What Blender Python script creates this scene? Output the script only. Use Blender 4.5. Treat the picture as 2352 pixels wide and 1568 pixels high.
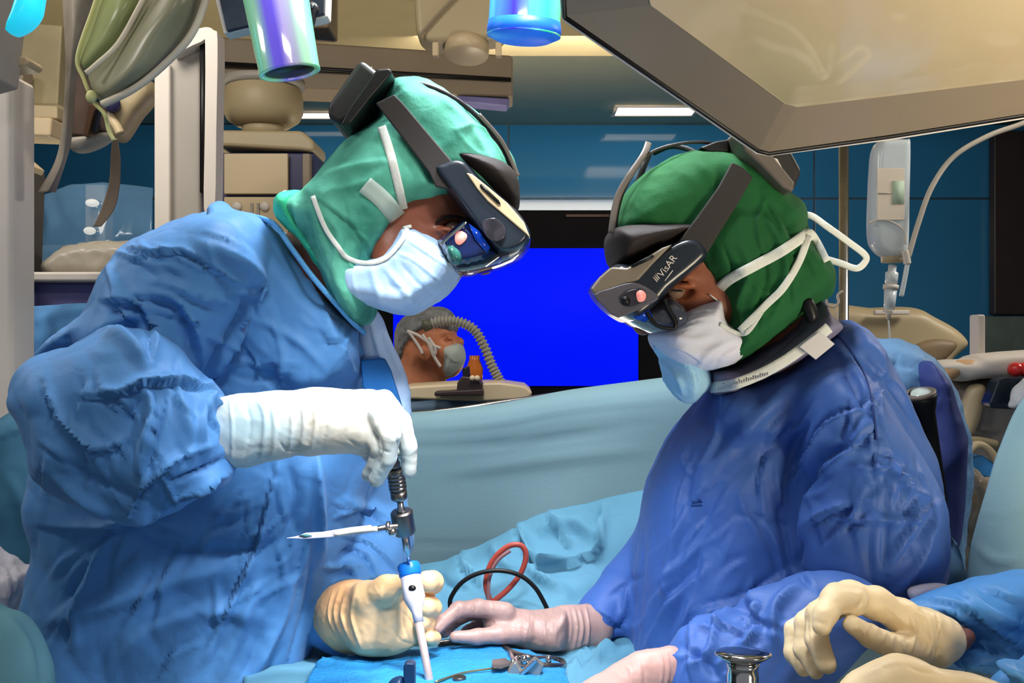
import bpy, bmesh, math, random
import numpy as np
from mathutils import Vector, Matrix
import openvdb as vdb

# ------------------------------------------------------------------ camera, world, light, exposure
for o in list(bpy.data.objects):
    bpy.data.objects.remove(o, do_unlink=True)
SC = bpy.context.scene
COL = SC.collection
F = 2352 * 35.0 / 36.0          # focal length in pixels of the 2352 px wide frame
EYE = 1.5
cam = bpy.data.objects.new('camera', bpy.data.cameras.new('camera'))
cam.data.lens = 35; cam.data.sensor_width = 36; cam.data.clip_start = 0.05
cam.location = (0, 0, EYE); cam.rotation_euler = (math.pi / 2, 0, 0)
COL.objects.link(cam); SC.camera = cam

W = bpy.data.worlds.new('world'); SC.world = W; W.use_nodes = True
bg = W.node_tree.nodes['Background']
bg.inputs[0].default_value = (0.80, 0.86, 1.0, 1); bg.inputs[1].default_value = 0.27

def area(name, loc, target, size, power, col, sy=None, spread=None):
    l = bpy.data.lights.new(name, 'AREA'); l.energy = power; l.color = col; l.size = size
    if sy: l.shape = 'RECTANGLE'; l.size_y = sy
    if spread: l.spread = spread
    o = bpy.data.objects.new(name, l); COL.objects.link(o); o.location = loc
    o.rotation_euler = (Vector(target) - Vector(loc)).to_track_quat('-Z', 'Y').to_euler(); return o
def spot(name, loc, target, power, col, angle, blend=0.5, r=0.06):
    l = bpy.data.lights.new(name, 'SPOT'); l.energy = power; l.color = col
    l.spot_size = math.radians(angle); l.spot_blend = blend; l.shadow_soft_size = r
    o = bpy.data.objects.new(name, l); COL.objects.link(o); o.location = loc
    o.rotation_euler = (Vector(target) - Vector(loc)).to_track_quat('-Z', 'Y').to_euler(); return o
area('ceiling_panel_or_fill', (-0.1, 0.2, 2.72), (0.0, 1.5, 1.2), 0.5, 14, (1.0, 0.93, 0.85), 0.4)
area('ceiling_panel_or_fill', (-1.8, 1.1, 2.70), (-0.4, 1.4, 1.2), 0.5, 18, (1.0, 0.96, 0.92), 0.5)
area('ceiling_panel_or_fill', (0.3, 4.05, 2.70), (0.3, 6.4, 1.6), 1.4, 46, (1.0, 0.9, 0.76), 0.6)  # unseen light turned onto the blue wall to brighten it
area('ceiling_fill_uplight', (0.2, 4.2, 1.1), (0.3, 3.9, 3.0), 0.6, 15, (1.0, 0.88, 0.66), 0.5)  # added unseen uplight, brightens the ceiling in place of floor bounce
area('ceiling_fill_uplight', (-1.5, 3.7, 0.9), (-1.1, 3.0, 3.0), 0.6, 18, (1.0, 0.88, 0.66), 0.5)  # added unseen uplight for the left background and ceiling
area('casing_fill_light', (1.0, 0.1, 1.1), (0.95, 1.0, 1.9), 0.5, 13, (1.0, 0.86, 0.62), 0.5, math.radians(100))  # added unseen fill for the overhead casing, standing in for field bounce
area('surgical_lamp', (0.02, 1.32, 2.42), (-0.02, 1.25, 1.2), 0.34, 11, (0.92, 0.95, 1.0), 0.34, math.radians(110))
spot('surgical_or_fill_beam', (0.05, 0.5, 2.3), (0.0, 1.35, 0.98), 85, (0.92, 0.95, 1.0), 40, 0.6, 0.1)  # added unseen spot to brighten both chests in place of drape bounce
spot('surgical_or_fill_beam', (-0.30, 0.40, 2.0), (0.17, 1.3, 1.12), 70, (0.93, 0.95, 1.0), 21, 0.8, 0.06)  # added unseen spot to brighten the right gown's chest
spot('surgical_or_fill_beam', (0.42, 0.55, 2.0), (-0.34, 1.28, 1.12), 55, (0.9, 0.92, 1.0), 27, 0.8, 0.06)  # added unseen spot for the left gown's bright lower edge
area('ceiling_panel_or_fill', (-1.0, 1.9, 2.70), (-1.1, 3.2, 1.6), 0.5, 14, (1.0, 0.93, 0.82), 0.5)  # added unseen light to lift the dark left background
area('ceiling_panel_or_fill', (2.1, 2.2, 2.70), (1.6, 2.6, 1.0), 0.7, 40, (1.0, 0.93, 0.84), 0.7)  # added unseen light to brighten bottle and machines at right
spot('surgical_or_fill_beam', (0.10, 0.95, 2.35), (-0.14, 1.2, 1.22), 95, (1.0, 0.98, 0.95), 22, 0.7, 0.06)
spot('surgical_or_fill_beam', (0.34, 0.62, 1.98), (-0.13, 1.25, 1.21), 95, (1.0, 0.93, 0.84), 14, 0.8, 0.05)  # added warm unseen spot to brighten the lower gloved hand
SC.view_settings.view_transform = 'Standard'; SC.view_settings.look = 'None'
SC.view_settings.exposure = 0.0; SC.view_settings.gamma = 1.0
SC.view_settings.use_curve_mapping = False

# ------------------------------------------------------------------ helpers: places and materials
def P(px, py, d): return Vector(((px - 1176) / F * d, d, EYE - (py - 784) / F * d))
def lin(c):
    return tuple(((v / 255) / 12.92 if v / 255 <= 0.04045 else ((v / 255 + 0.055) / 1.055) ** 2.4) for v in c)
MATS = {}
def mat(name, rgb, rough=0.6, metal=0.0, var=0.12, vscale=8.0, bump=0.0, bscale=60.0, spec=0.4, emit=0.0,
        ecol=None, alpha=1.0, trans=0.0, ior=1.45, coat=0.0, sheen=0.0, crease=0.0, cscale=14.0, rgb2=None, sss=0.0):
    if name in MATS: return MATS[name]
    m = bpy.data.materials.new(name); m.use_nodes = True; nt = m.node_tree
    b = nt.nodes['Principled BSDF']; L = nt.links
    c = lin(rgb)
    tc = nt.nodes.new('ShaderNodeTexCoord')
    nz = nt.nodes.new('ShaderNodeTexNoise'); nz.inputs['Scale'].default_value = vscale; nz.inputs['Detail'].default_value = 5
    L.new(tc.outputs['Object'], nz.inputs['Vector'])
    rp = nt.nodes.new('ShaderNodeValToRGB')
    lo = lin(rgb2) if rgb2 else tuple(v * (1 - var) for v in c)
    hi = tuple(min(1, v * (1 + (0 if rgb2 else var))) for v in c)
    rp.color_ramp.elements[0].position = 0.36; rp.color_ramp.elements[0].color = (*lo, 1)
    rp.color_ramp.elements[1].position = 0.64; rp.color_ramp.elements[1].color = (*hi, 1)
    L.new(nz.outputs['Fac'], rp.inputs['Fac']); L.new(rp.outputs['Color'], b.inputs['Base Color'])
    b.inputs['Roughness'].default_value = rough; b.inputs['Metallic'].default_value = metal
    b.inputs['Specular IOR Level'].default_value = spec; b.inputs['IOR'].default_value = ior
    b.inputs['Alpha'].default_value = alpha; b.inputs['Transmission Weight'].default_value = trans
    b.inputs['Coat Weight'].default_value = coat; b.inputs['Sheen Weight'].default_value = sheen
    if sss:
        b.inputs['Subsurface Weight'].default_value = sss; b.inputs['Subsurface Radius'].default_value = (0.01, 0.006, 0.004)
    if emit:
        b.inputs['Emission Color'].default_value = (*(lin(ecol) if ecol else c), 1); b.inputs['Emission Strength'].default_value = emit
    last = None
    if crease:
        vo = nt.nodes.new('ShaderNodeTexVoronoi'); vo.feature = 'DISTANCE_TO_EDGE'; vo.inputs['Scale'].default_value = cscale
        n2 = nt.nodes.new('ShaderNodeTexNoise'); n2.inputs['Scale'].default_value = cscale * 0.6; n2.inputs['Detail'].default_value = 3
        mx = nt.nodes.new('ShaderNodeMix'); mx.data_type = 'VECTOR'; mx.inputs['Factor'].default_value = 0.25
        L.new(tc.outputs['Object'], n2.inputs['Vector']); L.new(tc.outputs['Object'], mx.inputs[4]); L.new(n2.outputs['Color'], mx.inputs[5])
        L.new(mx.outputs[1], vo.inputs['Vector'])
        mr = nt.nodes.new('ShaderNodeMapRange'); mr.inputs[2].default_value = 0.12
        mr.inputs[1].default_value = 0; L.new(vo.outputs['Distance'], mr.inputs[0])
        mr.inputs[2].default_value = 0.16
        bp = nt.nodes.new('ShaderNodeBump'); bp.inputs['Strength'].default_value = crease; bp.inputs['Distance'].default_value = 0.004
        L.new(mr.outputs[0], bp.inputs['Height']); last = bp
    if bump:
        n3 = nt.nodes.new('ShaderNodeTexNoise'); n3.inputs['Scale'].default_value = bscale; n3.inputs['Detail'].default_value = 6
        L.new(tc.outputs['Object'], n3.inputs['Vector'])
        bp = nt.nodes.new('ShaderNodeBump'); bp.inputs['Strength'].default_value = bump; bp.inputs['Distance'].default_value = 0.003
        L.new(n3.outputs['Fac'], bp.inputs['Height'])
        if last: L.new(last.outputs['Normal'], bp.inputs['Normal'])
        last = bp
    if last: L.new(last.outputs['Normal'], b.inputs['Normal'])
    MATS[name] = m; return m

def stripe_mat(name, stops, emit=0.35, rough=0.15, axis='X', half=0.03):
    """Iridescent sheen painted as fixed stripes along a sleeve, with glow added."""
    m = bpy.data.materials.new(name); m.use_nodes = True; nt = m.node_tree; L = nt.links; b = nt.nodes['Principled BSDF']
    tc = nt.nodes.new('ShaderNodeTexCoord'); sp = nt.nodes.new('ShaderNodeSeparateXYZ'); L.new(tc.outputs['Object'], sp.inputs[0])
    mr = nt.nodes.new('ShaderNodeMapRange'); mr.inputs[1].default_value = -half; mr.inputs[2].default_value = half
    L.new(sp.outputs[axis], mr.inputs[0])
    rp = nt.nodes.new('ShaderNodeValToRGB'); e = rp.color_ramp.elements
    while len(e) < len(stops): e.new(0.5)
    for i, (p, c) in enumerate(stops): e[i].position = p; e[i].color = (*lin(c), 1)
    L.new(mr.outputs[0], rp.inputs[0]); L.new(rp.outputs[0], b.inputs['Base Color']); L.new(rp.outputs[0], b.inputs['Emission Color'])
    b.inputs['Emission Strength'].default_value = emit; b.inputs['Roughness'].default_value = rough; b.inputs['Coat Weight'].default_value = 0.5
    return m

# ------------------------------------------------------------------ helpers: objects
def thing(name, label, cat, loc=(0, 0, 0), group=None):
    o = bpy.data.objects.new(name, None); COL.objects.link(o); o.location = loc
    o.empty_display_size = 0.05; o['label'] = label; o['category'] = cat
    if group: o['group'] = group
    return o
def tag(o, label, cat, group=None, kind=None):
    o['label'] = label; o['category'] = cat
    if group: o['group'] = group
    if kind: o['kind'] = kind
    return o
def wloc(o):
    v = Vector(o.location)
    return v
def link(name, me, m, parent=None, bevel=0, smooth=True, solid=0, label=None, origin=None, seg=2):
    me.name = name
    if origin is not None: me.transform(Matrix.Translation(-Vector(origin)))
    o = bpy.data.objects.new(name, me); COL.objects.link(o)
    if origin is not None: o.location = origin
    me.materials.clear(); me.materials.append(m)
    me.polygons.foreach_set('use_smooth', [smooth] * len(me.polygons)); me.update()
    if parent is not None:
        o.parent = parent
        t = Vector((0, 0, 0)); p = parent
        while p is not None: t += Vector(p.location); p = p.parent
        o.location = Vector(o.location) - t if parent.type == 'EMPTY' or t.length > 0 else o.location
    if solid:
        s = o.modifiers.new('solid', 'SOLIDIFY'); s.thickness = solid; s.offset = 1
    if bevel:
        b = o.modifiers.new('bevel', 'BEVEL'); b.width = bevel; b.segments = seg; b.limit_method = 'ANGLE'; b.angle_limit = math.radians(35)
        b.harden_normals = True
    if label: o['label'] = label
    return o
def struct(o): o['kind'] = 'structure'; return o

class MB:
    def __init__(s): s.bm = bmesh.new()
    def quad(s, pts):
        return s.bm.faces.new([s.bm.verts.new(p) for p in pts])
    def box(s, lo, hi):
        x0, y0, z0 = lo; x1, y1, z1 = hi
        v = [s.bm.verts.new(p) for p in ((x0, y0, z0), (x1, y0, z0), (x1, y1, z0), (x0, y1, z0), (x0, y0, z1), (x1, y0, z1), (x1, y1, z1), (x0, y1, z1))]
        for f in ((0, 3, 2, 1), (4, 5, 6, 7), (0, 1, 5, 4), (1, 2, 6, 5), (2, 3, 7, 6), (3, 0, 4, 7)): s.bm.faces.new([v[i] for i in f])
        return s
    def bpx(s, x0, y0, x1, y1, d, t):
        """upright box whose front rectangle stands at distance d and reaches t further back"""
        a = P(x0, y1, d); b = P(x1, y0, d); return s.box((a.x, d, a.z), (b.x, d + t, b.z))
    def plate(s, poly, t):
        """slab: front outline poly = world points, reaches t back in y"""
        fr = [s.bm.verts.new(p) for p in poly]; bk = [s.bm.verts.new((p[0], p[1] + t, p[2])) for p in poly]
        n = len(poly); s.bm.faces.new(fr); s.bm.faces.new(bk[::-1])
        for i in range(n): s.bm.faces.new((fr[i], bk[i], bk[(i + 1) % n], fr[(i + 1) % n]))
        return s
    def slab(s, poly, d, T):
        """slab of half thickness T centred on distance d; poly in pixels (third value = own distance)"""
        return s.plate([Vector(P(p[0], p[1], p[2] if len(p) > 2 else d)) - Vector((0, T, 0)) for p in poly], 2 * T)
    def ring(s, c, ax, r, n, ref=None, sq=1.0):
        ax = Vector(ax).normalized(); u = ax.orthogonal().normalized() if ref is None else (Vector(ref) - ax * Vector(ref).dot(ax)).normalized()
        w = ax.cross(u); return [s.bm.verts.new(Vector(c) + (u * math.cos(2 * math.pi * i / n) + w * math.sin(2 * math.pi * i / n) * sq) * r) for i in range(n)]
    def skin(s, a, b):
        n = len(a)
        for i in range(n): s.bm.faces.new((a[i], a[(i + 1) % n], b[(i + 1) % n], b[i]))
    def lathe(s, prof, org, ax, n=32, caps=(True, True), ref=(0, 1, 0.01), sq=1.0):
        ax = Vector(ax).normalized(); rs = [s.ring(Vector(org) + ax * t, ax, max(r, 1e-4), n, ref, sq) for r, t in prof]
        for a, b in zip(rs, rs[1:]): s.skin(a, b)
        if caps[0]: s.bm.faces.new(rs[0][::-1])
        if caps[1]: s.bm.faces.new(rs[-1])
        return s
    def cyl(s, a, b, r1, r2=None, n=24):
        a = Vector(a); b = Vector(b); r2 = r1 if r2 is None else r2
        return s.lathe([(r1, 0), (r2, (b - a).length)], a, b - a, n)
    def tube(s, pts, r, n=12, sub=6, sq=1.0, ref=(0, 1, 0.01)):
        pts = crom([Vector(p) for p in pts], sub) if sub > 1 else [Vector(p) for p in pts]
        k = len(pts); prev = None; rr = []
        for i, p in enumerate(pts):
            t = (pts[min(i + 1, k - 1)] - pts[max(i - 1, 0)]).normalized()
            rad = r(i / (k - 1)) if callable(r) else r
            rr.append(s.ring(p, t, rad, n, ref, sq))
        for a, b in zip(rr, rr[1:]): s.skin(a, b)
        s.bm.faces.new(rr[0][::-1]); s.bm.faces.new(rr[-1]); return s
    def sphere(s, c, r, sc=(1, 1, 1), n=16):
        g = bmesh.ops.create_uvsphere(s.bm, u_segments=n, v_segments=n // 2 + 2, radius=r)
        for v in g['verts']: v.co = Vector((v.co.x * sc[0], v.co.y * sc[1], v.co.z * sc[2])) + Vector(c)
        return s
    def build(s, name, m, parent=None, **k):
        bmesh.ops.recalc_face_normals(s.bm, faces=s.bm.faces)
        me = bpy.data.meshes.new(name); s.bm.to_mesh(me); s.bm.free(); return link(name, me, m, parent, **k)

def crom(pts, sub):
    out = []; n = len(pts)
    for i in range(n - 1):
        p0, p1, p2, p3 = pts[max(i - 1, 0)], pts[i], pts[i + 1], pts[min(i + 2, n - 1)]
        for k in range(sub):
            t = k / sub
            out.append(0.5 * ((2 * p1) + (p2 - p0) * t + (2 * p0 - 5 * p1 + 4 * p2 - p3) * t * t + (3 * p1 - p0 - 3 * p2 + p3) * t ** 3))
    out.append(pts[-1]); return out
def PP(lst, d=None): return [P(p[0], p[1], p[2] if len(p) > 2 else d) for p in lst]
def smooth_poly(poly, sub=4):
    """closed Catmull-Rom through pixel points"""
    pts = [np.array(p, float) for p in poly]; n = len(pts); out = []
    for i in range(n):
        p0, p1, p2, p3 = pts[i - 1], pts[i], pts[(i + 1) % n], pts[(i + 2) % n]
        for k in range(sub):
            t = k / sub; out.append(tuple(0.5 * ((2 * p1) + (p2 - p0) * t + (2 * p0 - 5 * p1 + 4 * p2 - p3) * t * t + (3 * p1 - p0 - 3 * p2 + p3) * t ** 3)))
    return out

# ------------------------------------------------------------------ helpers: noise, folds
rng = np.random.RandomState(7)
PERM = rng.permutation(256); PERM = np.concatenate([PERM, PERM]); GR = rng.normal(size=(256, 3)); GR /= np.linalg.norm(GR, axis=1)[:, None]
def perlin(p):
    i = np.floor(p).astype(int); f = p - i; i &= 255; u = f * f * f * (f * (f * 6 - 15) + 10); r = 0
    for dx in (0, 1):
        for dy in (0, 1):
            for dz in (0, 1):
                h = PERM[PERM[PERM[(i[:, 0] + dx) & 255] + ((i[:, 1] + dy) & 255)] + ((i[:, 2] + dz) & 255)] & 255
                g = (GR[h] * (f - np.array([dx, dy, dz]))).sum(1)
                w = (u[:, 0] if dx else 1 - u[:, 0]) * (u[:, 1] if dy else 1 - u[:, 1]) * (u[:, 2] if dz else 1 - u[:, 2])
                r = r + g * w
    return r
def crumple(p, freq, amp, seed=0, warp=0.5, aniso=(1, 1, 1)):
    """ridged, warped noise: creases of crumpled non-woven cloth"""
    q = p * np.array(aniso) * freq + seed * 13.7
    q = q + warp * np.stack([perlin(q * 0.7 + 5.1), perlin(q * 0.7 + 9.3), perlin(q * 0.7 + 17.9)], 1)
    a = 1 - np.abs(perlin(q)) * 3.0; b = 1 - np.abs(perlin(q * 2.1 + 3.3)) * 3.0
    return amp * (0.7 * np.clip(a, -0.5, 1) ** 1 + 0.3 * np.clip(b, -0.5, 1) - 0.3)
def facets(p, freq, amp, seed=0, aniso=(1, 1, 1), edge=0.5):
    """crisp creases between flat cells, as in stiff folded non-woven cloth"""
    q = p * np.array(aniso) * freq + seed * 7.31
    q = q + 0.35 * np.stack([perlin(q * 0.9 + 5.1), perlin(q * 0.9 + 9.3), perlin(q * 0.9 + 17.9)], 1)
    b = np.floor(q).astype(int); f1 = np.full(len(q), 9.0); f2 = np.full(len(q), 9.0); hh = np.zeros(len(q))
    for dx in (-1, 0, 1):
        for dy in (-1, 0, 1):
            for dz in (-1, 0, 1):
                c = b + np.array([dx, dy, dz]); h = PERM[PERM[PERM[c[:, 0] & 255] + (c[:, 1] & 255)] + (c[:, 2] & 255)]
                d = np.linalg.norm(c + 0.5 + 0.45 * GR[h & 255] - q, axis=1)
                m = d < f1; f2 = np.where(m, f1, np.minimum(f2, d)); f1 = np.where(m, d, f1)
    return amp * (np.clip((f2 - f1) / edge, 0, 1) ** 0.8 - 0.6)
def auto_folds(x0, y0, x1, y1, ang, spread, n, length, w, h, seed):
    """short paired ridge and crease strokes in a pixel box, running about one direction"""
    r = random.Random(seed); out = []
    for _ in range(n):
        cx = r.uniform(x0, x1); cy = r.uniform(y0, y1); a = math.radians(ang + r.uniform(-spread, spread)); L = length * r.uniform(0.5, 1.3); b = r.uniform(-0.15, 0.15) * L
        ux, uy = math.cos(a), math.sin(a); p = [(cx - ux * L / 2, cy - uy * L / 2), (cx - uy * b, cy + ux * b), (cx + ux * L / 2, cy + uy * L / 2)]
        ww = w * r.uniform(0.6, 1.3); hh = h * r.uniform(0.5, 1.2)
        out.append((p, ww, hh, r.choice('rks')))
        out.append(([(q[0] - uy * ww * 1.5, q[1] + ux * ww * 1.5) for q in p], ww * 0.8, hh * 0.7, 'c'))
    return out
def normals_of(v, q):
    n = np.cross(v[q[:, 2]] - v[q[:, 0]], v[q[:, 3 if q.shape[1] > 3 else 1]] - v[q[:, 1 if q.shape[1] > 3 else 0]])
    if q.shape[1] == 3: n = np.cross(v[q[:, 1]] - v[q[:, 0]], v[q[:, 2]] - v[q[:, 0]])
    out = np.zeros_like(v)
    for c in range(q.shape[1]):
        for a in range(3): out[:, a] += np.bincount(q[:, c], n[:, a], len(v))
    return out / (np.linalg.norm(out, axis=1)[:, None] + 1e-12)
def apply_folds(v, nr, folds, base=None):
    """folds: (pixel polyline, width px, height mm, kind) r ridge, c crease, s cloth step (raised on the left of the line)"""
    px = 1176 + v[:, 0] / v[:, 1] * F; py = 784 - (v[:, 2] - EYE) / v[:, 1] * F
    facing = -(nr * (v - np.array([0, 0, EYE]))).sum(1) / np.linalg.norm(v - np.array([0, 0, EYE]), axis=1)
    fm = np.clip(facing * 2.2 + 0.15, 0, 1); disp = np.zeros(len(v))
    for pts, w, h, kind in folds:
        pl = crom([np.array(p, float) for p in pts], 4) if len(pts) > 2 else [np.array(p, float) for p in pts]
        pl = np.array(pl); lo = pl.min(0) - 3.2 * w; hi = pl.max(0) + 3.2 * w
        ix = np.where((px > lo[0]) & (px < hi[0]) & (py > lo[1]) & (py < hi[1]) & (fm > 0))[0]
        if len(ix) == 0: continue
        x = px[ix]; y = py[ix]; best = np.full(len(ix), 1e9); sg = np.zeros(len(ix)); tt = np.zeros(len(ix))
        L = np.concatenate([[0], np.cumsum(np.linalg.norm(np.diff(pl, axis=0), axis=1))]); tot = L[-1]
        for i in range(len(pl) - 1):
            a = pl[i]; ab = pl[i + 1] - a; l2 = ab @ ab + 1e-9
            t = np.clip(((x - a[0]) * ab[0] + (y - a[1]) * ab[1]) / l2, 0, 1)
            dx = x - a[0] - t * ab[0]; dy = y - a[1] - t * ab[1]; dd = np.hypot(dx, dy); m = dd < best
            best[m] = dd[m]; sg[m] = np.sign(ab[0] * dy[m] - ab[1] * dx[m]); tt[m] = (L[i] + t[m] * math.sqrt(l2)) / tot
        tp = np.clip(np.sin(np.pi * np.clip(tt, 0.02, 0.98)), 0, 1) ** 0.6
        if kind == 'r': pr = np.exp(-(best / w) ** 2)
        elif kind == 'k': pr = np.exp(-best / w * 1.3)
        elif kind == 'c': pr = -np.exp(-(best / w) * 1.4)
        elif kind == 's':
            s = best * -sg; pr = np.where(s > 0, np.exp(-s / w), 0) * 1 / (1 + np.exp(-s / (0.16 * w + 1.6) * 2.5)) + np.where(s <= 0, 1 / (1 + np.exp(-s / (0.16 * w + 1.6) * 2.5)), 0) - 0.3 * np.exp(-((s + 0.5 * w) / (w * 0.45)) ** 2)
        disp[ix] += h * 0.001 * pr * tp * fm[ix]
    return v + nr * disp[:, None]

# ------------------------------------------------------------------ helpers: signed distance modelling
class Sdf:
    def __init__(s, h): s.h = h; s.ops = []
    def cap(s, a, b, ra, rb, k=0.0, sub=False, flat=None):
        a = np.array(a, float); b = np.array(b, float); m = max(ra, rb) + k + 3 * s.h
        s.ops.append(('cap', np.minimum(a, b) - m, np.maximum(a, b) + m, (a, b, ra, rb, flat), k, sub)); return s
    def chain(s, pts, k=0.0, sub=False, flat=None, k2=0.0):
        """pts: (px, py, distance, radius px) joined by tapering limbs"""
        q = [(P(*p[:3]), p[3] * p[2] / F) for p in pts]
        for i in range(len(q) - 1): s.cap(q[i][0], q[i + 1][0], q[i][1], q[i + 1][1], k if i == 0 or k2 == 0 else k2, sub, flat)
        return s
    def infl(s, poly, d, T, R, k=0.0, sub=False, sm=3, pw=2.0, T2=None):
        """closed outline (pixels, optional own distance) puffed out to half thickness T over an edge radius R"""
        pl = [(p[0], p[1], p[2] if len(p) > 2 else d) for p in poly]
        if sm > 1: pl = smooth_poly(pl, sm)
        w = np.array([P(*p) for p in pl]); A = np.c_[w[:, 0], w[:, 2], np.ones(len(w))]
        co = np.linalg.lstsq(A, w[:, 1], rcond=None)[0] if any(len(p) > 2 for p in poly) else np.array([0, 0, d])
        m = k + 3 * s.h; TT = max(T, T2 or 0)
        lo = np.array([w[:, 0].min() - m, w[:, 1].min() - TT - m, w[:, 2].min() - m]); hi = np.array([w[:, 0].max() + m, w[:, 1].max() + TT + m, w[:, 2].max() + m])
        s.ops.append(('infl', lo, hi, (w[:, [0, 2]], co, T, R, pw, T2 or T), k, sub)); return s
    def ell(s, c, r, k=0.0, sub=False, rot=None):
        c = np.array(c, float); r = np.array(r, float); m = r.max() + k + 3 * s.h
        s.ops.append(('ell', c - m, c + m, (c, r, rot), k, sub)); return s
    def plane(s, p, n, k=0.0):
        s.ops.append(('plane', np.array([-1e3] * 3), np.array([1e3] * 3), (np.array(p, float), np.array(n, float)), k, True)); return s
    def mesh(s):
        los = np.array([o[1] for o in s.ops if not o[5]]); his = np.array([o[2] for o in s.ops if not o[5]])
        lo = los.min(0); hi = his.max(0); h = s.h; n = np.ceil((hi - lo) / h).astype(int) + 1
        ax = [lo[i] + h * np.arange(n[i]) for i in range(3)]; f = np.full(n, 0.04, np.float32)
        for kind, l, u, a, k, sub in s.ops:
            i0 = np.clip(((l - lo) / h).astype(int), 0, n); i1 = np.clip(np.ceil((u - lo) / h).astype(int) + 1, 0, n)
            if (i1 <= i0).any(): continue
            sl = tuple(slice(i0[j], i1[j]) for j in range(3))
            X = ax[0][sl[0]].astype(np.float32)[:, None, None]; Y = ax[1][sl[1]].astype(np.float32)[None, :, None]; Z = ax[2][sl[2]].astype(np.float32)[None, None, :]
            if kind == 'cap':
                A, B, ra, rb, flat = a; ab = B - A; l2 = float(ab @ ab) + 1e-12
                x, y, z = X - A[0], Y - A[1], Z - A[2]
                t = np.clip((x * ab[0] + y * ab[1] + z * ab[2]) / l2, 0, 1)
                x = x - t * ab[0]; y = y - t * ab[1]; z = z - t * ab[2]
                r2 = x * x + y * y + z * z
                if flat is not None:
                    fd = np.array(flat[0], float); fd /= np.linalg.norm(fd); c = x * fd[0] + y * fd[1] + z * fd[2]; r2 = r2 + c * c * (1 / flat[1] ** 2 - 1)
                g = np.sqrt(r2) - (ra + t * (rb - ra))
            elif kind == 'ell':
                c, r, rot = a; x, y, z = X - c[0], Y - c[1], Z - c[2]
                if rot is not None:
                    R = np.array(rot)
                    x, y, z = (R[0, 0] * x + R[1, 0] * y + R[2, 0] * z), (R[0, 1] * x + R[1, 1] * y + R[2, 1] * z), (R[0, 2] * x + R[1, 2] * y + R[2, 2] * z)
                g = (np.sqrt((x / r[0]) ** 2 + (y / r[1]) ** 2 + (z / r[2]) ** 2) - 1) * r.min()
            elif kind == 'plane':
                p, nn = a; g = -((X - p[0]) * nn[0] + (Y - p[1]) * nn[1] + (Z - p[2]) * nn[2])
            else:
                pl, co, T, R, pw, T2 = a; gx = X[:, 0, 0][:, None]; gz = Z[0, 0, :][None, :]
                dist = np.full((gx.shape[0], gz.shape[1]), 1e9, np.float32); ins = np.zeros_like(dist, bool); nn = len(pl)
                for i in range(nn):
                    p, q = pl[i], pl[(i + 1) % nn]; e = q - p; l2 = e @ e + 1e-12
                    t = np.clip(((gx - p[0]) * e[0] + (gz - p[1]) * e[1]) / l2, 0, 1)
                    dist = np.minimum(dist, (gx - p[0] - t * e[0]) ** 2 + (gz - p[1] - t * e[1]) ** 2)
                    if p[1] != q[1]: ins ^= ((p[1] > gz) != (q[1] > gz)) & (gx < (gz - p[1]) / (q[1] - p[1]) * (q[0] - p[0]) + p[0])
                D = np.where(ins, np.sqrt(dist), -np.sqrt(dist)).astype(np.float32)
                qv = 1 - np.minimum(D / R, 1); yc = co[0] * gx + co[1] * gz + co[2]
                dy = Y - yc[:, None, :]; tt = np.where(dy < 0, T, T2)
                g = (np.power(np.maximum(qv, 0)[:, None, :] ** pw + np.abs(dy / tt) ** pw, 1 / pw) - 1) * min(T, R)
            cur = f[sl]
            if sub:
                g = -g if kind != 'plane' else -g * 1.0
                if k > 0: hh = np.maximum(k - np.abs(cur - g), 0) / k; f[sl] = np.maximum(cur, g) + hh * hh * k / 4
                else: f[sl] = np.maximum(cur, g)
            else:
                if k > 0: hh = np.maximum(k - np.abs(cur - g), 0) / k; f[sl] = np.minimum(cur, g) - hh * hh * k / 4
                else: f[sl] = np.minimum(cur, g)
        f[0] = f[-1] = 0.04; f[:, 0] = f[:, -1] = 0.04; f[:, :, 0] = f[:, :, -1] = 0.04
        g = vdb.FloatGrid(0.04); g.copyFromArray(np.ascontiguousarray(f))
        v, q = g.convertToQuads(0.0); v = v.astype(float) * h + lo; q = q.astype(np.int64)
        vol = np.einsum('ij,ij->i', v[q[:, 0]], np.cross(v[q[:, 1]], v[q[:, 2]])).sum() + np.einsum('ij,ij->i', v[q[:, 0]], np.cross(v[q[:, 2]], v[q[:, 3]])).sum()
        if vol < 0: q = q[:, ::-1]
        return v, q
def npmesh(v, q):
    me = bpy.data.meshes.new('m'); n = len(v); k = q.shape[1]
    me.vertices.add(n); me.vertices.foreach_set('co', np.ascontiguousarray(v, np.float32).ravel())
    me.loops.add(q.size); me.loops.foreach_set('vertex_index', q.astype(np.int32).ravel())
    me.polygons.add(len(q)); me.polygons.foreach_set('loop_start', np.arange(0, q.size, k, dtype=np.int32))
    me.polygons.foreach_set('loop_total', np.full(len(q), k, np.int32)); me.update(calc_edges=True); me.validate(); return me
def relax(v, q, it=1, lam=0.5):
    n = len(v); k = q.shape[1]
    for _ in range(it):
        s = np.zeros_like(v); c = np.zeros(n)
        for i in range(k):
            a = q[:, i]; b = q[:, (i + 1) % k]
            for ax in range(3): s[:, ax] += np.bincount(a, v[b, ax], n) + np.bincount(b, v[a, ax], n)
            c += np.bincount(a, minlength=n) + np.bincount(b, minlength=n)
        v = v + lam * (s / c[:, None] - v)
    return v
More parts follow.
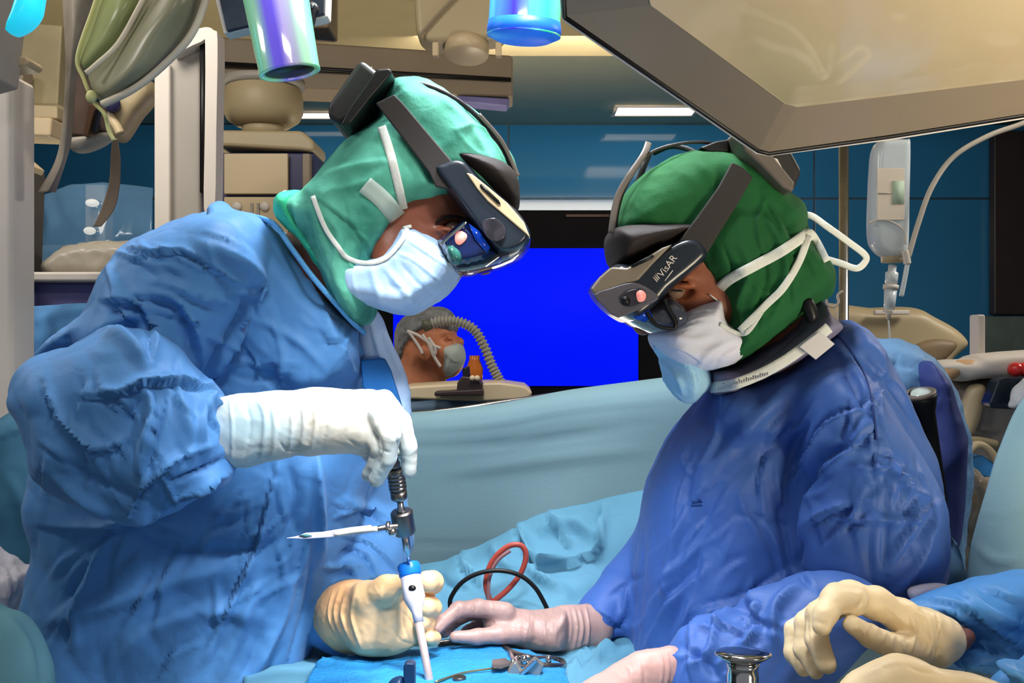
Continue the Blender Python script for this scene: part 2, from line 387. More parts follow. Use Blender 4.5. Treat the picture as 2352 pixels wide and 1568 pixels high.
def organic(name, sdf, m, parent=None, folds=(), cr=(), rel=2, label=None):
    """mesh a distance model, press folds and crumples into it. cr: (freq, amp mm, seed, aniso)"""
    v, q = sdf.mesh(); v = relax(v, q, rel); nr = normals_of(v, q)
    if cr:
        d = 0
        for c in cr: d = d + (facets if len(c) > 4 else crumple)(v, c[0], c[1] * 0.001, c[2], aniso=c[3] if len(c) > 3 else (1, 1, 1))
        v = v + nr * d[:, None]
    if folds: v = apply_folds(v, nr, folds)
    return link(name, npmesh(v, q), m, parent, label=label)

def sheet(name, ctrl, m, parent=None, n=10, folds=(), cr=(), solid=0.002, label=None):
    """cloth through a net of control points (pixels + distance), rows of equal length"""
    g = np.array([[P(*p) for p in row] for row in ctrl], float)
    def dens(a):
        out = []; k = len(a)
        for i in range(k - 1):
            p0, p1, p2, p3 = a[max(i - 1, 0)], a[i], a[i + 1], a[min(i + 2, k - 1)]
            for j in range(n):
                t = j / n; out.append(0.5 * ((2 * p1) + (p2 - p0) * t + (2 * p0 - 5 * p1 + 4 * p2 - p3) * t * t + (3 * p1 - p0 - 3 * p2 + p3) * t ** 3))
        out.append(a[-1]); return np.array(out)
    g = dens(g); g = dens(g.transpose(1, 0, 2)).transpose(1, 0, 2); r, c = g.shape[:2]; v = g.reshape(-1, 3)
    idx = np.arange(r * c).reshape(r, c)
    q = np.stack([idx[:-1, :-1].ravel(), idx[1:, :-1].ravel(), idx[1:, 1:].ravel(), idx[:-1, 1:].ravel()], 1)
    nr = normals_of(v, q)
    if (nr[:, 1]).mean() > 0: q = q[:, ::-1]; nr = -nr
    if cr:
        d = 0
        for k in cr: d = d + (facets if len(k) > 4 else crumple)(v, k[0], k[1] * 0.001, k[2], aniso=k[3] if len(k) > 3 else (1, 1, 1))
        v = v + nr * d[:, None]
    if folds: v = apply_folds(v, nr, folds)
    o = link(name, npmesh(v, q), m, parent, label=label)
    s = o.modifiers.new('solid', 'SOLIDIFY'); s.thickness = solid; s.offset = -1
    return o
def text(name, s, m, parent, loc, ex, ez, size, ext=0.0003):
    """flat lettering; ex = reading direction, ez = up direction"""
    c = bpy.data.curves.new(name, 'FONT'); c.body = s; c.size = size; c.extrude = ext; c.resolution_u = 2
    t = bpy.data.objects.new(name, c); me = bpy.data.meshes.new_from_object(t)
    ex = Vector(ex).normalized(); ez = Vector(ez).normalized(); n = ex.cross(ez)
    M = Matrix((ex, ez, n)).transposed().to_4x4(); M.translation = loc; me.transform(M)
    bpy.data.objects.remove(t); return link(name, me, m, parent, smooth=False)

from mathutils.bvhtree import BVHTree
class Surf:
    """looks up where a sight line first meets finished parts, so that bands, ties and prints can lie on them"""
    def __init__(s, objs):
        V = []; T = []
        for o in objs:
            n = len(V); off = Vector(o.location); p = o.parent
            while p is not None: off += Vector(p.location); p = p.parent
            V += [v.co + off for v in o.data.vertices]; T += [tuple(i + n for i in f.vertices) for f in o.data.polygons]
        s.t = BVHTree.FromPolygons(V, T)
    def at(s, x, y, dflt, gap=0.0015):
        o = Vector((0, 0, EYE)); d = (P(x, y, 1) - o); r = s.t.ray_cast(o, d.normalized())
        return (r[0].y - gap) if r[0] is not None else dflt
def ribbon(name, pts, dd, w, mm, par, n=6, on=None, gap=0.0015):
    g = crom([Vector((p[0], p[1], 0)) for p in pts], n)
    ds = list(np.interp(np.linspace(0, 1, len(g)), np.linspace(0, 1, len(dd)), dd))
    N = []
    for i, p in enumerate(g):
        tt = (g[min(i + 1, len(g) - 1)] - g[max(i - 1, 0)]).normalized(); N.append(Vector((-tt.y, tt.x, 0)))
    if on is not None:
        m = [min(on.at(p.x + q.x * w * k, p.y + q.y * w * k, ds[i] + 0.02, gap) for k in (-0.5, 0, 0.5)) for i, (p, q) in enumerate(zip(g, N))]
        m = [min(a, b + 0.02) for a, b in zip(m, [min(z, y) for z, y in zip(m, ds)])] if False else m
        for _ in range(2): m = [min(m[i], (m[max(i - 1, 0)] + m[i] + m[min(i + 1, len(m) - 1)]) / 3) for i in range(len(m))]
        ds = m
    mb = MB(); prev = None
    for i, p in enumerate(g):
        nn = N[i]
        row = [mb.bm.verts.new(P(p.x + nn.x * w * k / 2, p.y + nn.y * w * k / 2, ds[i]) + Vector((0, off, 0))) for k, off in ((-1, 0), (-0.4, -0.0006), (0.4, -0.0006), (1, 0), (1, 0.0018), (-1, 0.0018))]
        if prev: mb.skin(prev, row)
        else: mb.bm.faces.new(row[::-1])
        prev = row
    mb.bm.faces.new(prev); return mb.build(name, mm, par)
# ------------------------------------------------------------------ materials
M = {}
M['ceil'] = mat('ceiling_paint', (226, 222, 194), 0.8, var=0.03, bump=0.05)
M['canopy'] = mat('canopy_paint', (158, 144, 110), 0.6, var=0.03)
M['blue_glass'] = mat('blue_wall_glass', (44, 112, 160), 0.07, var=0.05, vscale=0.6, spec=0.6)
M['joint'] = mat('joint_metal', (140, 165, 185), 0.35, 0.6)
M['floor'] = mat('floor_vinyl', (150, 160, 160), 0.4, var=0.06)
M['wall'] = mat('side_wall_paint', (120, 135, 140), 0.6, var=0.04)
M['darkwin'] = mat('dark_panel', (52, 44, 46), 0.35, var=0.08)
M['greygreen'] = mat('grey_green_panel', (92, 106, 104), 0.6)
M['beige'] = mat('beige_enamel', (172, 156, 124), 0.42, var=0.04, vscale=3, bump=0.03)
M['beige2'] = mat('pale_enamel', (196, 176, 142), 0.4, var=0.03, vscale=3)
M['taupe'] = mat('taupe_enamel', (134, 120, 102), 0.45, var=0.04, vscale=3)
M['navy'] = mat('navy_trim', (48, 48, 88), 0.45)
M['purple'] = mat('violet_grey', (112, 108, 160), 0.5)
M['black'] = mat('black_plastic', (16, 15, 17), 0.42, var=0.1)
M['matte'] = mat('black_rubber', (24, 23, 25), 0.8, var=0.15, bump=0.1, bscale=300)
M['white'] = mat('white_enamel', (214, 205, 196), 0.42, var=0.03)
M['greyp'] = mat('grey_enamel', (160, 154, 146), 0.45, var=0.04)
M['steel'] = mat('brushed_steel', (190, 190, 192), 0.22, 1.0, var=0.08, vscale=30, bump=0.04, bscale=200)
M['chrome'] = mat('polished_chrome', (205, 202, 198), 0.12, 1.0, var=0.04)
M['darksteel'] = mat('dark_steel', (130, 124, 120), 0.3, 1.0, var=0.1)
M['lampglow'] = mat('lamp_diffuser', (255, 244, 224), 0.5, emit=2.6, var=0.0)
M['screen'] = mat('blue_screen', (0, 8, 120), 0.7, emit=0.95, ecol=(0, 20, 252), var=0.0, spec=0.1)
M['cloth_teal'] = mat('teal_drape', (124, 158, 168), 0.8, var=0.05, vscale=3, bump=0.1, bscale=250)
M['cloth_blue'] = mat('blue_drape', (84, 138, 164), 0.75, var=0.08, vscale=5, bump=0.1, bscale=250, crease=0.1, cscale=12)
M['cloth_cyan'] = mat('bright_blue_drape', (36, 128, 190), 0.6, var=0.10, vscale=9, bump=0.12, bscale=250, crease=0.35, cscale=30)
M['plastic'] = mat('frosted_plastic', (172, 164, 150), 0.3, var=0.08, vscale=5, alpha=0.86)
M['plasticgreen'] = mat('greenish_plastic', (146, 156, 104), 0.32, var=0.12, vscale=4, alpha=0.9)
M['clearblue'] = mat('clear_plastic_sheet', (96, 140, 178), 0.12, var=0.15, vscale=5, alpha=0.45, spec=0.7)
M['piping'] = mat('pale_piping', (212, 200, 178), 0.4)
M['glass'] = mat('clear_bottle_plastic', (225, 235, 240), 0.2, var=0.05, alpha=0.72, spec=0.7)
M['label'] = mat('bottle_label', (228, 216, 198), 0.6, var=0.03)
M['labelgreen'] = mat('label_green_panel', (178, 200, 178), 0.6, var=0.03)
M['brown'] = mat('brown_cover', (92, 72, 60), 0.6, var=0.2)
M['red'] = mat('red_button', (205, 40, 42), 0.2, coat=0.6, var=0.05)
M['skinlight'] = mat('light_brown_skin', (196, 124, 88), 0.5, var=0.1, vscale=20, sss=0.1)
M['capgrey'] = mat('grey_hair_net', (120, 122, 124), 0.7, var=0.25, vscale=40, bump=0.3, bscale=80)
M['maskgrey'] = mat('pale_grey_mask', (176, 186, 180), 0.7, var=0.05)
M['hose'] = mat('corrugated_hose', (150, 146, 132), 0.4, var=0.1)

# ------------------------------------------------------------------ the room
def room():
    f = struct(MB().box((-3.7, -1.2, -0.1), (3.7, 6.6, 0)).build('floor', M['floor']))
    struct(MB().box((-3.7, -1.2, 2.92), (3.7, 6.6, 3.02)).build('ceiling', M['ceil']))
    struct(MB().box((-3.7, -1.2, 0), (-3.6, 6.5, 2.92)).build('wall_left', M['wall']))
    struct(MB().box((3.6, -1.2, 0), (3.7, 6.5, 2.92)).build('wall_right', M['wall']))
    wb = struct(MB().box((-3.6, 6.5, 0), (3.6, 6.6, 2.92)).build('wall_back', M['joint'], origin=(0, 6.5, 0)))
    xs = [-3.6, -2.02, P(1168, 0, 6.5).x, P(1870, 0, 6.5).x, 3.6]; zs = [0.12, 1.2, P(0, 456, 6.5).z, 2.92]
    for i in range(4):
        for j in range(3):
            MB().box((xs[i] + 0.006, 6.496, zs[j] + 0.006), (xs[i + 1] - 0.006, 6.5, zs[j + 1] - 0.006)).build('glass_panel', M['blue_glass'], wb, bevel=0.002)
    struct(MB().box((-3.6, 6.47, 0), (3.6, 6.498, 0.11)).build('baseboard_back', M['greyp']))
    struct(MB().box((-3.2, -1.1, 2.75), (3.2, 4.37, 2.915)).build('trim_1', M['canopy'], bevel=0.01))   # laminar flow canopy dropped below the ceiling
    a = P(2284, 300, 6.4); b = P(2400, 722, 6.4)
    struct(MB().box((a.x, 6.4, b.z), (3.58, 6.48, a.z)).build('window_1', M['darkwin'], bevel=0.01))
    c = P(2262, 722, 6.42); d = P(2262, 860, 6.42)
    struct(MB().box((c.x, 6.42, 0.12), (3.58, 6.482, c.z - 0.01)).build('trim_2', M['greygreen'], bevel=0.01))
room()
def ceiling_lamp(x0, x1, y0, y1, z, label, n=1):
    t = thing('ceiling_light', label, 'light', ((x0 + x1) / 2, (y0 + y1) / 2, z), None)
    fr = MB()
    w = 0.02
    for lo, hi in (((x0 - w, y0 - w), (x1 + w, y0)), ((x0 - w, y1), (x1 + w, y1 + w)), ((x0 - w, y0), (x0, y1)), ((x1, y0), (x1 + w, y1))):
        fr.box((*lo, z - 0.012), (*hi, z + 0.004))
    fr.build('frame', M['white'], t)
    dy = (y1 - y0) / n
    for i in range(n): MB().box((x0, y0 + i * dy + (0.03 if i else 0), z - 0.008), (x1, y0 + (i + 1) * dy, z - 0.001)).build('diffuser', M['lampglow'], t)
ceiling_lamp(0.64, 1.12, 6.0, 6.22, 2.92, 'bright recessed ceiling strip above the blue wall, right of the hanging beam', 1)
ceiling_lamp(0.62, 1.15, 4.42, 4.95, 2.92, 'large twin-pane ceiling light that shows mirrored in the blue wall', 2)
ceiling_lamp(-1.4, -1.12, 6.15, 6.3, 2.92, 'short bright ceiling strip behind the round pendant joint', 1)

# ------------------------------------------------------------------ ceiling pendants
def pendant():
    t = thing('ceiling_pendant', 'long beige ceiling beam with a dark groove above the left surgeon', 'pendant', P(840, 60, 3.5))
    MB().slab([(502, 100, 3.4), (1178, 142, 3.7), (1178, 236, 3.7), (502, 214, 3.4)], 0, 0.09).build('beam', M['taupe'], t, bevel=0.012)
    MB().slab([(506, 143, 3.3), (1174, 180, 3.6), (1174, 187, 3.6), (506, 151, 3.3)], 0, 0.012).build('groove', M['black'], t)
    MB().slab([(1050, 226, 3.58), (1172, 234, 3.62), (1164, 250, 3.62), (1060, 240, 3.58)], 0, 0.05).build('end_cap', M['purple'], t, bevel=0.006)
    MB().slab([(498, 98, 3.36), (512, 98, 3.36), (512, 218, 3.36), (498, 214, 3.36)], 0, 0.1).build('end_plate', M['beige2'], t, bevel=0.006)
    h = P(700, 60, 3.5); MB().box((h.x - 0.1, 3.42, h.z - 0.03), (h.x + 0.1, 3.6, 2.76)).build('ceiling_mount', M['taupe'], t, bevel=0.01)
    # arm joint hanging under the beam
    u = thing('pendant_service_head', 'beige equipment head with round joint and navy edges hanging under the pendant beam', 'pendant', P(605, 210, 3.3))
    s = 3.3 / F; c = P(605, 196, 3.3)
    MB().lathe([(78 * s, 0), (86 * s, -12 * s), (90 * s, -30 * s), (90 * s, -62 * s), (82 * s, -80 * s), (62 * s, -94 * s)], c, (0, 0, 1), 40).build('round_joint', M['beige'], u)
    MB().lathe([(94 * s, 10 * s), (94 * s, -6 * s)], c, (0, 0, 1), 40).build('joint_collar', M['greyp'], u)
    MB().cyl(c + Vector((0, 0, -88 * s)), c + Vector((0, 0, -122 * s)), 50 * s, 46 * s, 32).build('neck', M['beige'], u)
    MB().slab([(492, 312), (708, 314), (736, 338), (736, 362), (700, 358), (492, 346)], 3.22, 0.10).build('top_shelf', M['beige'], u, bevel=0.012)
    MB().bpx(497, 350, 722, 1000, 3.14, 0.22).build('cabinet_body', M['navy'], u, bevel=0.008)
    MB().bpx(514, 352, 661, 445, 3.12, 0.03).build('front_panel', M['beige2'], u, bevel=0.003)
    MB().bpx(514, 452, 661, 640, 3.12, 0.03).build('socket_panel', M['beige2'], u, bevel=0.003)
    for x in (545, 608):
        sk = MB().cyl(P(x, 474, 3.12), P(x, 474, 3.12) + Vector((0, -0.012, 0)), 0.016, 0.013, 20).build('socket', M['white'], u)
    for x in (575, 590): MB().bpx(x, 466, x + 5, 530, 3.113, 0.01).build('socket_divider', M['greyp'], u)
    MB().bpx(694, 352, 712, 640, 3.11, 0.05).build('side_rail', M['taupe'], u, bevel=0.004)
    # spring arm elbow above
    v = thing('ceiling_pendant', 'beige elbow of a ceiling lamp arm with a round swivel, above the pendant beam', 'arm', P(1060, 60, 3.0))
    MB().slab([(955, 10), (1010, -60), (1180, -60), (1185, 60), (1150, 100), (1010, 112), (985, 112), (960, 92)], 3.0, 0.07).build('elbow_housing', M['beige'], v, bevel=0.02, seg=3)
    c = P(1072, 112, 3.0); s = 3.0 / F
    MB().lathe([(82 * s, 14 * s), (86 * s, 0), (84 * s, -14 * s), (78 * s, -18 * s)], c, (0.03, 0, 1), 40, sq=0.6).build('swivel_ring', M['beige2'], v)
    for x in (993, 1138): MB().bpx(x, 96, x + 14, 128, 2.86, 0.03).build('swivel_clip', M['beige2'], v, bevel=0.003)
    MB().tube(PP([(962, 84), (1010, 30), (1060, -20)], 2.92), 0.004, 8).build('housing_seam', M['taupe'], v)
pendant()

# ------------------------------------------------------------------ blue screen on its stand
def monitor():
    t = thing('display_screen', 'large black framed screen showing plain blue, behind the two surgeons', 'screen', (P(1190, 0, 3.2).x, 3.3, 0))
    MB().bpx(860, 482, 1522, 912, 3.2, 0.07).build('housing', mat('matte_black_bezel', (14, 13, 15), 0.75, spec=0.15), t, bevel=0.006)
    MB().bpx(903, 570, 1466, 886, 3.192, 0.012).build('screen_panel', M['screen'], t)
    MB().bpx(1300, 492, 1400, 498, 3.195, 0.008).build('bezel_strip', M['brown'], t, bevel=0.001)
    x = P(1190, 0, 3.3).x
    MB().box((x - 0.06, 3.27, 0.06), (x + 0.06, 3.36, 1.5)).build('stand_column', M['greyp'], t, bevel=0.01)
    MB().box((x - 0.32, 3.1, 0.0), (x + 0.32, 3.6, 0.06)).build('stand_foot', M['greyp'], t, bevel=0.02)
monitor()

# ------------------------------------------------------------------ left background
def left_side():
    t = thing('equipment_column', 'tall white and grey equipment column behind the shoulder of the left surgeon', 'column', (P(425, 0, 2.4).x, 2.5, 0))
    x0 = P(360, 0, 2.4).x; x1 = P(462, 0, 2.4).x
    MB().box((x0, 2.4, 0.0), (x1, 2.55, P(0, 95, 2.4).z)).build('column_body', M['greyp'], t, bevel=0.01)
    MB().box((x0 - 0.002, 2.385, 0.0), (P(396, 0, 2.4).x, 2.42, P(0, 150, 2.4).z)).build('left_face', M['white'], t, bevel=0.006)
    MB().bpx(459, 88, 470, 442, 2.375, 0.05).build('dark_gap', M['black'], t)
    MB().plate([P(*p, 2.36) for p in smooth_poly([(428, 78), (470, 62), (492, 70), (500, 95), (497, 300), (494, 470), (482, 482), (468, 478), (470, 300), (471, 110), (462, 96), (400, 125), (396, 112)], 3)], 0.06).build('rounded_frame', M['white'], t, bevel=0.004)
    # white post far left
    t = thing('equipment_post', 'pale grey upright post at the left edge of the photo with a beige bracket', 'post', (P(10, 0, 1.9).x, 2.0, 0))
    a = P(-60, 0, 1.9).x; b = P(27, 0, 1.9).x
    MB().box((a, 1.9, 0.0), (b, 2.0, P(0, 165, 1.9).z)).build('post_body', M['white'], t, bevel=0.012)
    MB().slab([(8, 134), (78, 140), (84, 150), (76, 160), (14, 166)], 1.86, 0.03).build('bracket', M['beige2'], t, bevel=0.004)
    MB().slab([(-60, -60), (44, -60), (24, 80), (12, 190), (-60, 210)], 1.79, 0.05).build('upper_cover', M['greyp'], t, bevel=0.004)
    # dark cabinet edge beside it
    t = thing('storage_unit', 'dark grey-brown narrow unit with a slanting pale top beside the left post', 'cabinet', (P(50, 0, 2.3).x, 2.4, 0))
    MB().slab([(26, 352), (68, 388), (60, 620), (58, 2600), (26, 2600)], 2.3, 0.08).build('unit_side', mat('olive_grey', (84, 78, 66), 0.6), t, bevel=0.004)
    MB().slab([(24, 336), (80, 384), (72, 396), (24, 356)], 2.22, 0.05).build('slanted_top', M['beige2'], t, bevel=0.003)
    # cart with shelf, violet band
    t = thing('equipment_cart', 'low equipment cart with a pale shelf and violet-grey side at the left', 'cart', (P(170, 0, 2.2).x, 2.3, 0))
    MB().bpx(30, 624, 420, 646, 2.15, 0.3).build('shelf', M['white'], t, bevel=0.006)
    MB().bpx(52, 648, 430, 712, 2.2, 0.24).build('side_band', M['purple'], t, bevel=0.008)
    MB().bpx(36, 646, 56, 812, 2.14, 0.05).build('edge_bumper', M['black'], t, bevel=0.01)
    a = P(60, 0, 2.25); b = P(420, 0, 2.25)
    MB().box((a.x, 2.22, 0), (b.x, 2.42, P(0, 712, 2.2).z)).build('cart_body', M['greyp'], t, bevel=0.01)
    s = Sdf(0.006); s.infl([(128, 640), (140, 580), (200, 560), (300, 556), (400, 575), (420, 640)], 2.36, 0.08, 0.03)
    o = organic('wrapped_device', s, M['plastic'], None, [], [(18, 6, 3)]); tag(o, 'plastic wrapped grey device lying on the shelf of the left cart', 'device')
    t = sheet('cart_drape', [[(52, 706, 2.1), (140, 700, 2.08), (250, 696, 2.05), (340, 690, 2.02)], [(52, 790, 2.08), (140, 770, 2.05), (250, 770, 2.02), (340, 770, 2.0)], [(56, 905, 2.1), (140, 900, 2.07), (250, 900, 2.03), (340, 900, 2.0)]],
              mat('pale_blue_drape', (96, 160, 222), 0.6, var=0.08), None, 12, [([(70, 740), (180, 715), (300, 720)], 12, 8, 'r'), ([(90, 790), (200, 760), (300, 770)], 16, 8, 's')], [(9, 6, 2)])
    tag(t, 'pale blue drape hanging under the violet band of the left cart', 'drape')
    # equipment under a clear sheet; two glowing spots imitate lamp reflections
    w = thing('wrapped_equipment', 'equipment under a clear bluish plastic sheet with two glowing spots for reflections, left background', 'equipment', (P(210, 0, 2.9).x, 2.9, 0))
    sheet('plastic_sheet', [[(72, 470, 2.75), (150, 430, 2.7), (250, 420, 2.68), (352, 432, 2.66)], [(66, 540, 2.72), (150, 520, 2.65), (250, 520, 2.62), (352, 530, 2.6)], [(62, 630, 2.7), (150, 630, 2.64), (250, 630, 2.6), (352, 630, 2.6)]],
              M['clearblue'], w, 12, [([(100, 440), (120, 520), (100, 620)], 10, 10, 'r'), ([(240, 430), (225, 520), (240, 600)], 10, 12, 'r')], [(7, 12, 4)], 0.001)
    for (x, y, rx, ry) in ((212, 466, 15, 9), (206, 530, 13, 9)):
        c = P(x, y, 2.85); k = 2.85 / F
        MB().sphere(c, 1, (rx * k, 0.02, ry * k), 20).build('reflection_spot', mat('reflection_glow', (255, 245, 225), emit=1.6, var=0), w)
        MB().lathe([(rx * k * 1.1, 0.02), (rx * k * 0.7, 0.06)], c, (0, 1, 0), 20, ref=(1, 0, 0), sq=0.6).build('added_reflection_backing', M['steel'], w)
    c = P(208, 500, 2.85); MB().box((c.x - 0.03, 2.88, 0.0), (c.x + 0.03, 2.94, c.z + 0.1)).build('added_reflection_stand', M['greyp'], w, bevel=0.005)
    MB().box((P(75, 0, 2.75).x, 2.76, P(0, 640, 2.75).z - 0.1), (P(350, 0, 2.7).x, 2.96, P(0, 560, 2.75).z)).build('equipment_block', mat('steel_blue_case', (120, 150, 176), 0.4, var=0.1), w, bevel=0.02)
    # beige lamp arm pieces
    t = thing('ceiling_pendant', 'stacked beige arm blocks at the far left in front of the blue wall', 'arm', P(90, 285, 2.8))
    MB().slab([(58, 248), (150, 252), (150, 282), (56, 280)], 2.8, 0.05).build('upper_block', M['beige'], t, bevel=0.006)
    MB().slab([(24, 276), (142, 280), (138, 324), (26, 320)], 2.75, 0.06).build('lower_block', M['beige2'], t, bevel=0.008)
    MB().slab([(24, 160), (66, 165), (56, 276), (26, 285)], 2.85, 0.03).build('riser', M['taupe'], t, bevel=0.004)
    MB().slab([(20, 60), (160, 70), (150, 250), (60, 250)], 2.95, 0.05).build('back_cover', mat('olive_enamel', (150, 138, 106), 0.5), t, bevel=0.006)
    t = thing('ceiling_pendant', 'beige angled arm end seen below the green-tinted plastic cover', 'arm', P(280, 260, 2.6))
    globals()['ARM'] = t
    s = Sdf(0.006); s.infl([(258, 235), (340, 185), (362, 215), (340, 250), (322, 270), (290, 320), (268, 326), (246, 300), (240, 260)], 2.6, 0.05, 0.02)
    organic('arm_end', s, M['beige'], t)
    MB().lathe([(0.016, -0.02), (0.022, -0.01), (0.022, 0.02)], P(256, 238, 2.53), (0.3, -1, 0), 20).build('pivot_knob', M['navy'], t)
    MB().tube(PP([(250, 265), (268, 290), (276, 306)], 2.54), 0.012, 10).build('arm_edge', M['beige2'], t)
left_side()

def hanging_covers():
    d = 1.7
    t = thing('draped_lamp_cover', 'large green-tinted translucent cover with pale piping hanging at the upper left', 'cover', P(300, 60, d))
    sheet('left_panel', [[(245, -60, 1.72), (300, -60, 1.66), (358, -60, 1.68)], [(216, 20, 1.72), (270, 20, 1.64), (322, 15, 1.66)], [(196, 80, 1.72), (240, 80, 1.65), (280, 90, 1.66)], [(179, 130, 1.71), (200, 140, 1.67), (224, 148, 1.68)], [(181, 134, 1.71), (190, 150, 1.69), (201, 166, 1.69)]], M['plasticgreen'], t, 12, (), [(2.5, 5, 1)])
    sheet('right_panel', [[(358, -60, 1.68), (420, -60, 1.62), (480, -60, 1.68)], [(322, 15, 1.66), (400, 10, 1.6), (466, 15, 1.67)], [(280, 90, 1.66), (350, 80, 1.6), (436, 85, 1.66)], [(224, 148, 1.68), (300, 160, 1.61), (362, 162, 1.66)], [(201, 166, 1.69), (240, 210, 1.64), (290, 216, 1.67)], [(200, 170, 1.69), (215, 210, 1.68), (236, 240, 1.69)]],
          mat('olive_plastic', (140, 138, 112), 0.32, var=0.14, vscale=3, alpha=0.92), t, 12, (), [(2, 5, 2)])
    MB().tube(PP([(358, -60), (322, 12), (272, 100), (222, 148), (198, 168)], 1.63), 0.0045, 10).build('seam_piping', M['piping'], t)
    MB().tube(PP([(482, -60), (466, 18), (432, 90), (362, 162), (300, 208), (234, 240)], 1.64), 0.0062, 10).build('lower_piping', M['piping'], t)
    MB().tube(PP([(240, -60), (214, 20), (178, 130), (192, 180), (214, 232), (240, 262), (250, 300), (262, 322)], 1.68), 0.0035, 10).build('left_piping', mat('yellow_piping', (206, 206, 140), 0.4), t)
    MB().sphere(P(210, 222, 1.66), 0.009, (1, 1, 1.2)).build('tie_knot', mat('yellow_piping', (206, 206, 140)), t)
    # long grey ribbon strap
    o = sheet('grey_strap', [[(140, -60, 1.95), (170, -60, 1.93), (235, -60, 1.95)], [(146, 60, 1.95), (170, 60, 1.92), (205, 60, 1.95)], [(150, 160, 1.95), (162, 160, 1.92), (178, 160, 1.95)], [(142, 290, 1.95), (152, 290, 1.92), (168, 290, 1.95)], [(126, 370, 1.95), (142, 372, 1.92), (158, 350, 1.95)], [(86, 442, 1.95), (110, 440, 1.92), (128, 442, 1.95)]],
              mat('grey_ribbon', (138, 130, 118), 0.5, var=0.12, rgb2=(98, 90, 82)), None, 10, (), (), 0.002)
    tag(o, 'long grey-brown strap hanging down with a flared end, left of the brown pouch', 'strap')
    t = thing('brown_pouch', 'brown folded pouch with a pale plastic bottom hanging below the green-tinted cover', 'pouch', P(205, 240, 2.0))
    MB().slab([(172, 134), (196, 180), (214, 236), (236, 240), (244, 300), (205, 316), (168, 314)], 2.0, 0.02).build('pouch_body', M['brown'], t, bevel=0.004)
    MB().slab([(208, 240), (224, 244), (206, 312), (194, 314)], 1.97, 0.008).build('fold', mat('tan_fold', (128, 92, 66), 0.6), t, bevel=0.002)
    MB().slab([(224, 250), (232, 252), (220, 306), (212, 308)], 1.965, 0.008).build('dark_slot', M['black'], t, bevel=0.002)
    s = Sdf(0.004); s.infl([(164, 318), (204, 312), (246, 304), (258, 318), (228, 340), (190, 352), (166, 346)], 2.0, 0.025, 0.012)
    organic('plastic_bottom', s, M['plastic'], t)
    o = sheet('thin_ribbon', [[(258, 318, 1.9), (270, 318, 1.9)], [(254, 360, 1.9), (276, 366, 1.9)], [(250, 420, 1.9), (274, 430, 1.9)], [(232, 480, 1.9), (262, 480, 1.9)], [(214, 520, 1.9), (232, 520, 1.9)]], mat('tan_ribbon', (140, 120, 100), 0.5, var=0.15, alpha=0.95), ARM, 8, (), (), 0.002)
hanging_covers()

